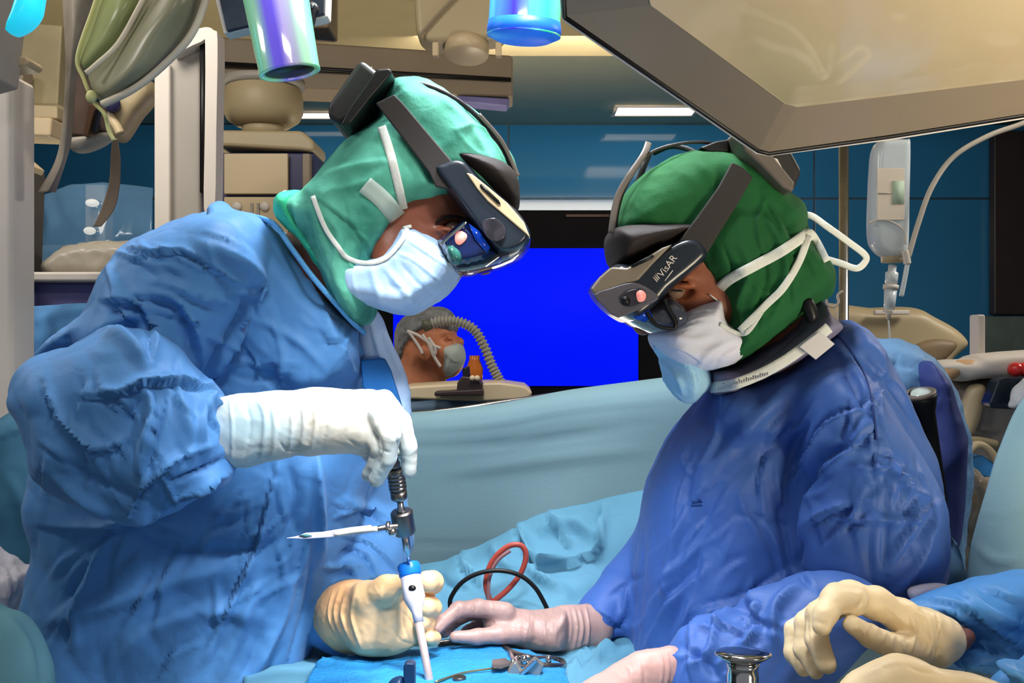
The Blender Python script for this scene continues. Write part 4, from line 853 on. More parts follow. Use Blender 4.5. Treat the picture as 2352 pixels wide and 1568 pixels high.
def surgeon_left():
    d = 1.38
    t = thing('person', 'surgeon in sky blue gown and mottled green hood leaning in from the left', 'person', (P(420, 0, 1.45).x, 1.45, 0))
    # body: head, neck and trunk as one surface
    s = Sdf(0.003); hd = 1.30
    s.infl([(905, 240), (1000, 225), (1090, 280), (1140, 360), (1150, 430), (1120, 480), (1100, 520), (1088, 560), (1075, 600), (1055, 640), (1020, 670), (960, 700), (900, 690), (850, 640), (800, 560), (785, 470), (840, 360)], hd, 0.068, 0.075, pw=2.2)
    s.chain([(880, 560, hd, 90), (780, 600, hd + 0.02, 88), (710, 630, hd + 0.05, 92), (620, 740, 1.40, 130)], 0.03)
    s.chain([(600, 760, 1.38, 150), (480, 1200, 1.42, 150), (450, 1500, 1.42, 150)], 0.03)
    s.cap(P(1068, 560, hd), P(1110, 606, hd), 0.011, 0.015, 0.012)                       # nose
    s.ell(P(1082, 505, hd - 0.032), (0.028, 0.03, 0.009), 0.012)                          # brow
    s.ell(P(1052, 532, hd - 0.056), (0.024, 0.014, 0.013), 0.006, True)                   # eye socket
    s.ell(P(1024, 530, hd - 0.058), (0.016, 0.016, 0.005), 0.004)                         # upper lid
    s.ell(P(1030, 544, hd - 0.054), (0.014, 0.014, 0.006), 0.004)                          # lower lid
    s.ell(P(885, 590, hd - 0.066), (0.018, 0.010, 0.03), 0.008)                           # ear under the hood
    body = organic('body', s, M['skinD'], t, [([(985, 492), (1020, 500), (1060, 520)], 4, 2.0, 'c'), ([(1000, 520), (1020, 532), (1050, 545)], 3, 2.5, 'c'), ([(1005, 548), (1022, 560), (1040, 566)], 4, 1.5, 'c'), ([(955, 500), (990, 522)], 4, 1.2, 'c'), ([(960, 530), (990, 560), (1010, 580)], 6, 1.5, 'r')])
    e = P(1042, 530, hd - 0.054); MB().sphere(e, 0.0125).build('eyeball', mat('shaded_eye_white', (120, 96, 84), 0.25), body)  # eye white darkened in its colour to stand for shade
    MB().tube(PP([(1000, 512), (1022, 500), (1050, 498), (1078, 506)], hd - 0.067), lambda u: 0.0016 + 0.0022 * math.sin(math.pi * u), 8, sq=0.6).build('eyebrow', mat('black_hair', (14, 10, 9), 0.8, bump=0.6, bscale=500), body)
    MB().tube(PP([(1018, 528), (1030, 536), (1048, 545)], hd - 0.0675), 0.0013, 6).build('eyelash', M['black'], body)
    # gown
    g = Sdf(0.0042)
    zb = 784 + (EYE - 0.42) * F / d
    g.infl([(455, 495), (500, 488), (565, 496), (627, 512), (690, 600), (765, 692), (838, 762), (835, 830), (834, 900), (862, 1000), (868, 1070), (845, 1140), (806, 1240), (770, 1330), (738, 1430), (712, 1500), (690, 1568), (660, 1800), (650, zb), (30, zb), (10, 1800), (48, 1568), (62, 1430), (90, 1300), (100, 1230), (75, 1140), (120, 1000), (180, 800), (232, 690), (290, 590), (370, 530)], d, 0.13, 0.13, pw=2.3, sm=2, T2=0.17)
    g.infl([(505, 489), (565, 497), (627, 513), (690, 601), (765, 693), (837, 763), (832, 860), (720, 900), (560, 760)], 1.335, 0.10, 0.022, 0.012, sm=2)
    # upper sleeve and baggy forearm sleeve of the near arm
    g.infl([(455, 500), (545, 498), (600, 560), (590, 640), (540, 760), (455, 880), (330, 830), (200, 800), (90, 830), (140, 770), (228, 690), (260, 620), (320, 565)], 1.23, 0.08, 0.065, 0.008, sm=3)
    g.infl([(50, 890), (90, 822), (165, 790), (270, 760), (380, 770), (450, 850), (490, 890), (516, 920), (534, 985), (538, 1060), (522, 1108), (460, 1146), (390, 1186), (300, 1196), (200, 1165), (100, 1110), (76, 1040), (66, 970), (46, 930)], 1.13, 0.082, 0.075, 0.01, sm=3)
    # far sleeve reaching down to the left hand
    g.chain([(760, 1050, 1.50, 95), (830, 1150, 1.48, 85), (850, 1240, 1.44, 88), (838, 1310, 1.41, 84), (812, 1380, 1.37, 80)], 0.03)
    g.infl([(720, 1400), (770, 1340), (800, 1420), (840, 1500), (810, 1510), (770, 1500), (715, 1460)], 1.37, 0.05, 0.03, 0.01)
    fo = [
        # shoulder and upper sleeve
        ([(455, 560), (560, 600), (600, 680), (590, 740)], 22, 10, 'r'), ([(592, 640), (548, 740), (500, 815), (455, 885)], 8, 26, 'c'),
        ([(585, 650), (550, 750), (505, 830), (470, 890)], 14, 13, 's'), ([(300, 600), (420, 580), (520, 640), (575, 655)], 13, 9, 's'),
        ([(290, 680), (400, 690), (440, 760), (460, 850)], 24, 12, 's'), ([(235, 690), (320, 700), (350, 760), (345, 830)], 14, 14, 's'),
        ([(150, 790), (250, 740), (330, 720)], 12, 9, 'r'), ([(240, 705), (290, 730), (330, 790)], 8, 8, 'c'),
        ([(470, 560), (500, 620), (560, 660)], 7, 5, 'r'), ([(350, 560), (430, 600), (520, 640)], 6, 5, 'k'), ([(330, 640), (420, 660), (540, 700)], 9, 6, 'k'),
        ([(180, 760), (250, 760), (310, 800), (340, 860)], 18, 9, 'r'),
        # forearm sleeve
        ([(190, 910), (270, 905), (340, 880), (440, 885), (500, 900)], 14, 14, 's'), ([(100, 880), (130, 950), (200, 1020), (240, 1035), (290, 1010)], 11, 14, 's'),
        ([(125, 950), (180, 1010), (230, 1034)], 6, 8, 'k'), ([(320, 880), (350, 940), (330, 1040), (325, 1110)], 12, 12, 'r'), ([(335, 900), (300, 960), (290, 1040)], 9, 9, 'c'),
        ([(360, 900), (355, 980), (340, 1080)], 9, 10, 'c'), ([(490, 900), (460, 960), (470, 1040)], 12, 7, 'r'), ([(400, 880), (430, 960), (440, 1050)], 14, 6, 'r'),
        ([(310, 1120), (370, 1080), (430, 1040), (500, 1020)], 7, 8, 'k'), ([(290, 1190), (330, 1120), (400, 1060)], 10, 9, 's'), ([(380, 1110), (440, 1090), (520, 1050)], 6, 10, 'c'),
        ([(400, 1150), (460, 1115), (530, 1080)], 7, 10, 'k'), ([(350, 1190), (400, 1140), (480, 1110)], 8, 8, 's'), ([(150, 1060), (250, 1120), (330, 1150)], 20, 7, 'c'),
        ([(110, 1080), (200, 1150), (290, 1190)], 10, 6, 'r'), ([(500, 930), (515, 980), (505, 1040)], 5, 6, 'c'), ([(478, 900), (500, 930), (530, 950)], 5, 6, 'k'),
        # trunk
        ([(105, 1210), (240, 1215), (330, 1190), (420, 1230)], 20, 14, 's'), ([(300, 1200), (400, 1260), (560, 1270), (640, 1240)], 26, 10, 'c'),
        ([(640, 1040), (615, 1150), (590, 1250), (540, 1360), (505, 1440)], 10, 15, 's'), ([(730, 1040), (735, 1150), (740, 1280)], 10, 8, 'r'),
        ([(660, 1060), (680, 1160), (640, 1260)], 14, 7, 'c'), ([(600, 1150), (540, 1180), (470, 1170)], 6, 4, 'k'), ([(560, 1120), (520, 1160), (470, 1230)], 6, 4, 'k'),
        ([(640, 520), (720, 680), (800, 830), (820, 880)], 10, 6, 'k'), ([(480, 860), (560, 830), (640, 850)], 6, 4, 'k'), ([(560, 780), (600, 840), (580, 900)], 5, 4, 'k'),
        ([(620, 700), (650, 820), (640, 900)], 8, 5, 'r'), ([(560, 720), (680, 780), (760, 860)], 10, 4, 'r'), ([(500, 830), (560, 870), (690, 860)], 6, 3, 'c'),
        ([(830, 730), (838, 830), (850, 900)], 8, 9, 'c'), ([(80, 1430), (220, 1400), (420, 1330), (560, 1300)], 22, 7, 'r'), ([(240, 1568), (340, 1450), (480, 1400), (620, 1420)], 26, 7, 'r'),
        ([(600, 1300), (560, 1420), (500, 1568)], 16, 6, 'r'), ([(680, 1300), (640, 1440), (560, 1568)], 10, 5, 'r'), ([(720, 1250), (700, 1400), (650, 1560)], 8, 4, 'c'),
        # far sleeve
        ([(770, 1190), (830, 1170), (885, 1190)], 10, 9, 's'), ([(790, 1230), (850, 1250), (900, 1300)], 9, 9, 's'), ([(770, 1290), (810, 1260), (850, 1290), (860, 1340)], 8, 9, 'c'), ([(760, 1330), (800, 1300), (830, 1340)], 6, 6, 'k'),
    ]
    AF = auto_folds(90, 860, 500, 1150, 70, 35, 22, 120, 7, 7, 3) + auto_folds(250, 560, 580, 840, 40, 30, 16, 130, 8, 8, 4) + auto_folds(560, 740, 830, 900, 60, 60, 12, 90, 5, 4, 5) + auto_folds(480, 1120, 700, 1300, 120, 40, 16, 100, 6, 5, 6) + auto_folds(100, 1250, 700, 1560, 125, 30, 20, 200, 12, 6, 7) + auto_folds(770, 1150, 900, 1350, 20, 30, 10, 90, 7, 8, 8)
    gown = organic('gown', g, M['gownL'], t, [(p, w * 0.9, min(h * 1.6, 26), k) for p, w, h, k in fo] + AF, [(5, 7.0, 1), (7, 5.0, 2, (1, 1, 0.6), 1), (17, 3.0, 5, (1, 1, 0.8), 1)], rel=2)
    fl = Sdf(0.003); fl.infl([(826, 706), (852, 708), (876, 728), (896, 780), (926, 850), (942, 905), (942, 965), (915, 1010), (880, 1000), (850, 940), (838, 860), (824, 780)], 1.33, 0.02, 0.016)
    organic('lamplit_gown_front', fl, mat('lamplit_gown', (196, 214, 240), 0.6, var=0.06, rgb2=(166, 200, 240), bump=0.1, bscale=300), t, [([(850, 715), (868, 800), (900, 880), (912, 960)], 6, 6, 'r'), ([(870, 730), (890, 800), (925, 880)], 5, 6, 'c')], [(20, 3, 3)])  # lamp brightness on the gown front painted as a paler colour
    # neckline binding
    MB().tube(PP([(560, 493, 1.30), (626, 512, 1.262), (668, 568, 1.238), (715, 632, 1.225), (765, 690, 1.232), (812, 742, 1.26), (836, 764, 1.30)]), 0.0035, 8, 8).build('neck_binding', mat('light_blue_binding', (92, 166, 226), 0.7, bump=0.8, bscale=500), gown)
    MB().slab([(829, 826), (884, 822), (898, 850), (926, 940), (905, 955), (884, 920), (834, 892)], 1.30, 0.006).build('dark_blue_flap', mat('deep_blue_flap', (28, 104, 176), 0.7), gown, bevel=0.003)
    tr = Sdf(0.008); tr.chain([(330, 1900, 1.42, 120), (300, 2700, 1.42, 85), (290, 3180, 1.42, 75)], 0.02); tr.chain([(520, 1900, 1.46, 120), (520, 2700, 1.46, 85), (510, 3150, 1.46, 75)], 0.02)
    organic('trousers', tr, mat('green_scrub_trousers', (58, 140, 118), 0.8), t)
    for (x, y) in ((290, 1.40), (510, 1.44)):
        c = P(x, 0, y); MB().sphere((c.x + 0.04, y, 0.05), 1, (0.14, 0.055, 0.05)).build('shoe', M['white'], t)
    # hood
    h = Sdf(0.0028)
    h.infl([(903, 202), (945, 190), (990, 196), (1050, 232), (1105, 278), (1150, 330), (1182, 372), (1190, 420), (1182, 470), (1140, 490), (1085, 478), (1038, 466), (985, 475), (940, 500), (905, 542), (876, 590), (862, 640), (845, 735), (812, 722), (785, 672), (745, 610), (705, 556), (648, 505), (640, 462), (672, 446), (716, 446), (745, 400), (782, 350), (826, 312), (872, 282)], hd, 0.094, 0.06, pw=2.2, sm=2)
    h.infl([(722, 450), (900, 380), (1040, 440), (1036, 466), (985, 475), (940, 500), (905, 542), (874, 592), (862, 640), (845, 730), (812, 716), (768, 660)], hd, 0.092, 0.02, 0.02, sm=2)
    hf = [([(718, 446), (800, 430), (870, 400), (905, 350)], 12, 5, 'r'), ([(745, 400), (820, 380), (900, 370)], 8, 4, 'r'), ([(720, 450), (790, 500), (840, 560), (860, 600)], 10, 6, 's'), ([(735, 480), (780, 540), (770, 620), (800, 700)], 9, 6, 'r'),
          ([(700, 470), (720, 560), (760, 640)], 8, 6, 'c'), ([(670, 460), (700, 540), (740, 610)], 6, 5, 'r'), ([(790, 460), (800, 510), (840, 540)], 6, 5, 'c'),
          ([(1000, 215), (1070, 280), (1120, 360), (1165, 440)], 8, 4, 'r'), ([(1040, 290), (1080, 340), (1130, 370)], 6, 4, 'k'), ([(930, 260), (990, 330), (1040, 380)], 10, 3, 'r'), ([(1040, 300), (1090, 290), (1120, 300)], 5, 4, 'k'),
          ([(880, 420), (900, 470), (960, 480)], 12, 4, 'c'), ([(760, 560), (800, 600), (830, 680)], 6, 5, 'k'), ([(840, 560), (830, 620), (850, 690)], 8, 5, 'c')]
    hood = organic('hood', h, M['hoodL'], t, hf, [(11, 4, 4), (24, 1.6, 6)], rel=2)
    c = Sdf(0.0028); c.infl([(642, 470), (656, 446), (712, 446), (716, 500), (742, 560), (778, 620), (820, 680), (840, 742), (814, 726), (768, 660), (722, 596), (690, 550), (644, 506)], hd, 0.098, 0.04, sm=2)
    hc = organic('hood_collar', c, M['collar_green'], t, [([(668, 450), (700, 540), (770, 640), (820, 720)], 5, 5, 'r'), ([(690, 448), (715, 530), (770, 620)], 5, 5, 'c'), ([(650, 480), (690, 560), (740, 630)], 5, 4, 'k')], [(22, 2.5, 2)])
    b = Sdf(0.0025); b.chain([(645, 462, 1.27, 10), (656, 450, 1.27, 11), (670, 462, 1.27, 9)], 0.004); b.chain([(640, 470, 1.27, 8), (650, 480, 1.27, 9)], 0.004)
    organic('tie_bow', b, mat('pale_aqua_tie', (176, 224, 222), 0.7), t, (), [(90, 2, 3)])
    # mask and its ties
    m = Sdf(0.0022)
    m.infl([(796, 605), (830, 602), (862, 600), (893, 590), (918, 556), (936, 527), (975, 538), (1020, 560), (1052, 598), (1060, 622), (1046, 650), (1022, 678), (985, 702), (945, 722), (905, 720), (862, 706), (812, 698), (792, 660)], hd, 0.100, 0.022, sm=2, pw=2.3)
    mf = [([(925, 545), (970, 575), (1015, 605), (1050, 632)], 4, 2.5, 's'), ([(905, 580), (950, 600), (1000, 640), (1030, 660)], 4, 3, 's'), ([(932, 535), (980, 560), (1030, 590)], 3, 2, 'c'),
          ([(850, 610), (865, 660), (880, 710)], 8, 3, 'r'), ([(880, 610), (930, 670), (960, 710)], 8, 3, 'r'), ([(915, 600), (960, 650), (1000, 680)], 6, 2.5, 'c'), ([(808, 612), (812, 650), (826, 690)], 4, 2, 'k'), ([(890, 650), (910, 662), (930, 660)], 6, 2, 'c')]
    mask = organic('mask', m, M['maskL'], t, mf, [(30, 1.6, 3)])
    on = Surf([hood, mask, hc])
    ribbon('mask_tie', [(876, 290), (896, 350), (918, 440), (936, 524)], [1.205, 1.198, 1.20, 1.202], 20, M['tie'], mask, on=on)
    ribbon('mask_tie', [(718, 450), (745, 520), (775, 565), (798, 592), (840, 604), (884, 594), (920, 556), (936, 524)], [1.205, 1.198, 1.196, 1.196, 1.197, 1.198, 1.198, 1.20], 11, M['tie'], mask, on=on)
    ribbon('adhesive_tape', [(838, 424), (880, 460), (922, 512)], [1.197, 1.192, 1.196], 42, mat('clear_tape', (196, 212, 204), 0.3, alpha=0.55), mask, on=on)
    # headset
    hs = thing('headset', None, None, P(1000, 400, 1.2)); hs.parent = t; hs.location = Vector(hs.location) - Vector(t.location)
    for k in ('label', 'category'): del hs[k]
    MB().plate(PP([(862, 236), (905, 216), (925, 236), (1042, 374), (1092, 402), (1040, 436), (1000, 428), (985, 396)], 1.194), 0.008).build('side_band', M['strap'], hs, bevel=0.002)
    w = mat('battery_shell', (40, 38, 38), 0.5)
    MB().slab([(820, 204), (846, 168), (882, 196), (905, 206), (866, 246), (828, 300), (800, 316), (776, 300), (774, 270)], 1.28, 0.07).build('battery_pack', w, hs, bevel=0.008, seg=3)
    MB().slab([(884, 196), (912, 194), (918, 204), (868, 262), (826, 316), (804, 318), (830, 272)], 1.275, 0.078).build('rear_cushion', M['black'], hs, bevel=0.006, seg=3)
    MB().slab([(814, 238), (818, 234), (821, 243), (817, 247)], 1.208, 0.003).build('slot', M['black'], hs)
    MB().slab([(835, 213), (838, 212), (836, 222), (833, 222)], 1.208, 0.002).build('status_mark', M['white'], hs)
    o = MB()
    for i in range(5): o.slab([(822 + i * 8, 182 - i * 3), (827 + i * 8, 168 - i * 1.5), (832 + i * 8, 172), (828 + i * 8, 190 - i)], 1.24, 0.02)
    o.build('silver_clip', M['chrome'], hs, bevel=0.001)
    ribbon('top_strap', [(905, 204), (930, 190), (962, 192), (1010, 208), (1062, 238), (1108, 280), (1145, 330), (1170, 372), (1184, 402)], [1.25, 1.24, 1.235, 1.235, 1.235, 1.235, 1.235, 1.24, 1.24], 11, M['black'], hs)
    ribbon('strap_end', [(1100, 262), (1150, 320), (1176, 372), (1190, 404)], [1.23, 1.23, 1.235, 1.235], 9, M['strapgrey'], hs)
    q = Sdf(0.0022); q.infl([(1036, 374), (1060, 364), (1110, 368), (1160, 386), (1188, 412), (1194, 450), (1188, 484), (1150, 470), (1110, 440), (1070, 410)], 1.29, 0.104, 0.03, sm=2, pw=2.6); organic('forehead_pad', q, M['pad'], hs)
    q = Sdf(0.0022); q.infl([(1003, 412), (1030, 396), (1056, 388), (1082, 396), (1110, 428), (1160, 470), (1200, 512), (1219, 550), (1212, 572), (1190, 590), (1150, 598), (1110, 560), (1075, 510), (1040, 465)], 1.28, 0.098, 0.014, sm=2, pw=3.2); q.plane(P(0, 0, 1.186), (0, -1, 0)); 
    organic('visor_housing', q, M['visor'], hs)
    MB().plate([Vector(p) for p in PP([(1070, 396), (1084, 399), (1116, 424), (1166, 466), (1204, 510), (1218, 546), (1200, 530), (1160, 496), (1120, 462), (1096, 434)], 1.183)], 0.02).build('top_ridge', M['beige2'], hs, bevel=0.002)
    MB().plate(PP([(1102, 424), (1106, 422), (1146, 460), (1150, 468), (1144, 468), (1106, 432)], 1.180), 0.003).build('vent_slot', M['black'], hs)
    MB().plate(PP(smooth_poly([(1108, 508), (1135, 500), (1156, 516), (1162, 535), (1150, 552), (1128, 552), (1112, 534)], 3), 1.178), 0.003).build('sensor_window', mat('sensor_glass', (44, 42, 48), 0.1, var=0.4, vscale=60, coat=0.5), hs, bevel=0.001)
    q = Sdf(0.002); q.infl([(1008, 560), (1040, 535), (1074, 508), (1112, 545), (1155, 594), (1120, 618), (1074, 630), (1046, 624), (1022, 600)], 1.28, 0.086, 0.02, sm=1, pw=3); organic('inner_lens', q, M['lensdark'], hs)
    q = Sdf(0.002); q.infl([(1022, 566), (1040, 560), (1062, 578), (1064, 600), (1046, 610), (1028, 596)], 1.205, 0.018, 0.012); organic('lens_mirror', q, mat('teal_reflex_glass', (40, 90, 82), 0.08, var=0.6, vscale=60, coat=0.6), hs)
    MB().plate(PP(smooth_poly([(1046, 538), (1058, 530), (1072, 538), (1070, 550), (1056, 562), (1046, 556)], 3), 1.192), 0.003).build('lit_sensor', mat('sensor_glow', (240, 150, 140), 0.2, emit=0.5, var=0.2), hs)
    MB().plate(PP([(1076, 512), (1100, 530), (1126, 568), (1118, 582), (1090, 548)], 1.1925), 0.003).build('blue_waveguide', mat('blue_waveguide', (16, 60, 170), 0.1, emit=0.15, var=0.5, vscale=50), hs)
    MB().tube(PP([(1012, 562), (1036, 540), (1072, 510)], 1.19), 0.0018, 6).build('lens_edge', M['chrome'], hs)
    q = Sdf(0.002); q.infl([(1044, 620), (1080, 612), (1125, 602), (1165, 584), (1208, 560), (1208, 582), (1180, 604), (1130, 622), (1085, 632), (1056, 634)], 1.28, 0.09, 0.012, sm=2); organic('outer_lens', q, M['lensclear'], hs)
    # gloves ---------------------------------------------------------------
    k = Sdf(0.0018); gd = 1.13
    k.chain([(520, 990, gd, 76), (560, 988, gd, 77), (640, 975, gd, 71), (700, 966, gd, 60), (750, 962, gd, 62)], 0.015, flat=((0, 1, 0), 0.85))
    k.infl([(700, 912), (770, 900), (850, 894), (885, 908), (905, 940), (900, 990), (880, 1030), (845, 1046), (800, 1040), (750, 1036), (700, 1028)], gd + 0.004, 0.036, 0.036, 0.02)
    k.chain([(880, 925, gd - 0.005, 30), (918, 968, gd - 0.012, 26), (938, 1025, gd - 0.01, 20), (940, 1080, gd - 0.002, 16.5)], 0.003)          # index
    k.chain([(872, 950, gd - 0.022, 32), (896, 1000, gd - 0.034, 24), (890, 1052, gd - 0.026, 20), (866, 1100, gd - 0.012, 18)], 0.002)       # middle
    k.chain([(850, 985, gd - 0.016, 30), (872, 1028, gd - 0.02, 22), (862, 1064, gd - 0.012, 18), (846, 1090, gd - 0.002, 15)], 0.002)       # ring
    k.chain([(830, 1000, gd + 0.012, 26), (852, 1040, gd + 0.014, 19), (868, 1072, gd + 0.018, 15), (874, 1094, gd + 0.02, 13)], 0.004)        # little
    k.chain([(868, 925, gd + 0.028, 28), (905, 958, gd + 0.034, 22), (926, 1002, gd + 0.026, 18), (922, 1040, gd + 0.018, 15)], 0.006)          # thumb behind the handle
    kf = [([(585, 905), (610, 960), (600, 1050)], 6, 3, 'r'), ([(620, 905), (632, 980), (625, 1050)], 6, 2.5, 'r'), ([(660, 905), (672, 970), (662, 1045)], 5, 2.5, 'r'), ([(690, 912), (700, 970), (690, 1032)], 5, 2.5, 'r'), ([(640, 1010), (660, 1035), (700, 1030)], 4, 2.5, 'c'), ([(560, 910), (575, 980), (560, 1060)], 6, 2, 'c'),
          ([(872, 900), (880, 950), (912, 1010), (916, 1060)], 3.5, 3.5, 'c'), ([(862, 985), (878, 1030), (866, 1080)], 3, 3, 'c'), ([(868, 900), (874, 940), (862, 990)], 5, 1.6, 'c'), ([(905, 960), (922, 985), (932, 1020)], 3, 1.2, 'r'), ([(720, 920), (726, 970), (715, 1030)], 5, 2, 'r'), ([(880, 940), (900, 960), (925, 970)], 3, 1.5, 'c'), ([(872, 1030), (884, 1036), (898, 1040)], 3, 1.4, 'c'), ([(840, 1040), (850, 1050), (862, 1050)], 3, 1.4, 'c'),
          ([(527, 915), (534, 985), (532, 1062)], 3, 2.5, 'r'), ([(800, 1010), (830, 1030), (850, 1030)], 4, 2, 'c'), ([(742, 912), (750, 960), (740, 1030)], 6, 1.3, 'c')]
    organic('glove', k, M['gloveL'], t, kf, [(30, 0.9, 3), (70, 0.5, 4)], rel=2)
    k = Sdf(0.0018); gd = 1.27
    k.chain([(782, 1408, gd + 0.08, 76), (812, 1416, gd + 0.05, 80), (850, 1420, gd + 0.02, 80)], 0.01, flat=((0, 1, 0), 0.8))
    k.infl([(812, 1345), (850, 1336), (900, 1328), (935, 1332), (960, 1370), (968, 1420), (960, 1470), (920, 1498), (870, 1505), (815, 1490), (800, 1420)], gd, 0.032, 0.034, 0.015)
    k.chain([(850, 1372, gd - 0.015, 34), (890, 1352, gd - 0.03, 28), (925, 1342, gd - 0.036, 22)], 0.012)                          # thumb along the guide
    for (y0, x1, y1, r) in ((1368, 986, 1335, 27), (1400, 984, 1392, 25), (1432, 974, 1428, 22), (1468, 990, 1464, 17)):
        k.chain([(935, y0, gd + 0.012, r), (972, (y0 + y1) / 2, gd + 0.014, r), (x1 + 6, y1 + 2, gd - 0.006, r - 1), (x1 - 4, y1, gd - 0.022, r - 3)], 0.003)
    kf = [([(870, 1400), (880, 1440), (860, 1490)], 10, 2.0, 'c'), ([(920, 1350), (905, 1390), (870, 1400)], 5, 2.4, 'c'), ([(800, 1350), (786, 1410), (810, 1480)], 4, 3, 'r'), ([(782, 1350), (770, 1410), (790, 1470)], 4, 3, 'r'), ([(822, 1345), (808, 1410), (830, 1490)], 4, 2.6, 'r'), ([(764, 1360), (756, 1410), (770, 1455)], 3, 3, 'r'),
          ([(940, 1380), (925, 1420), (940, 1470)], 8, 2.5, 'c'), ([(900, 1400), (930, 1410), (950, 1440)], 4, 1.5, 'c'), ([(900, 1440), (920, 1470), (950, 1480)], 4, 1.5, 'c')]
    organic('glove', k, mat('lamplit_cream_latex', (238, 200, 150), 0.42, var=0.05, vscale=7, rgb2=(226, 160, 104), bump=0.12, bscale=90, sss=0.12), t, kf, [(34, 0.8, 8), (80, 0.4, 4)], rel=2)  # orange holds skin showing through and warm lamp light painted in
surgeon_left()
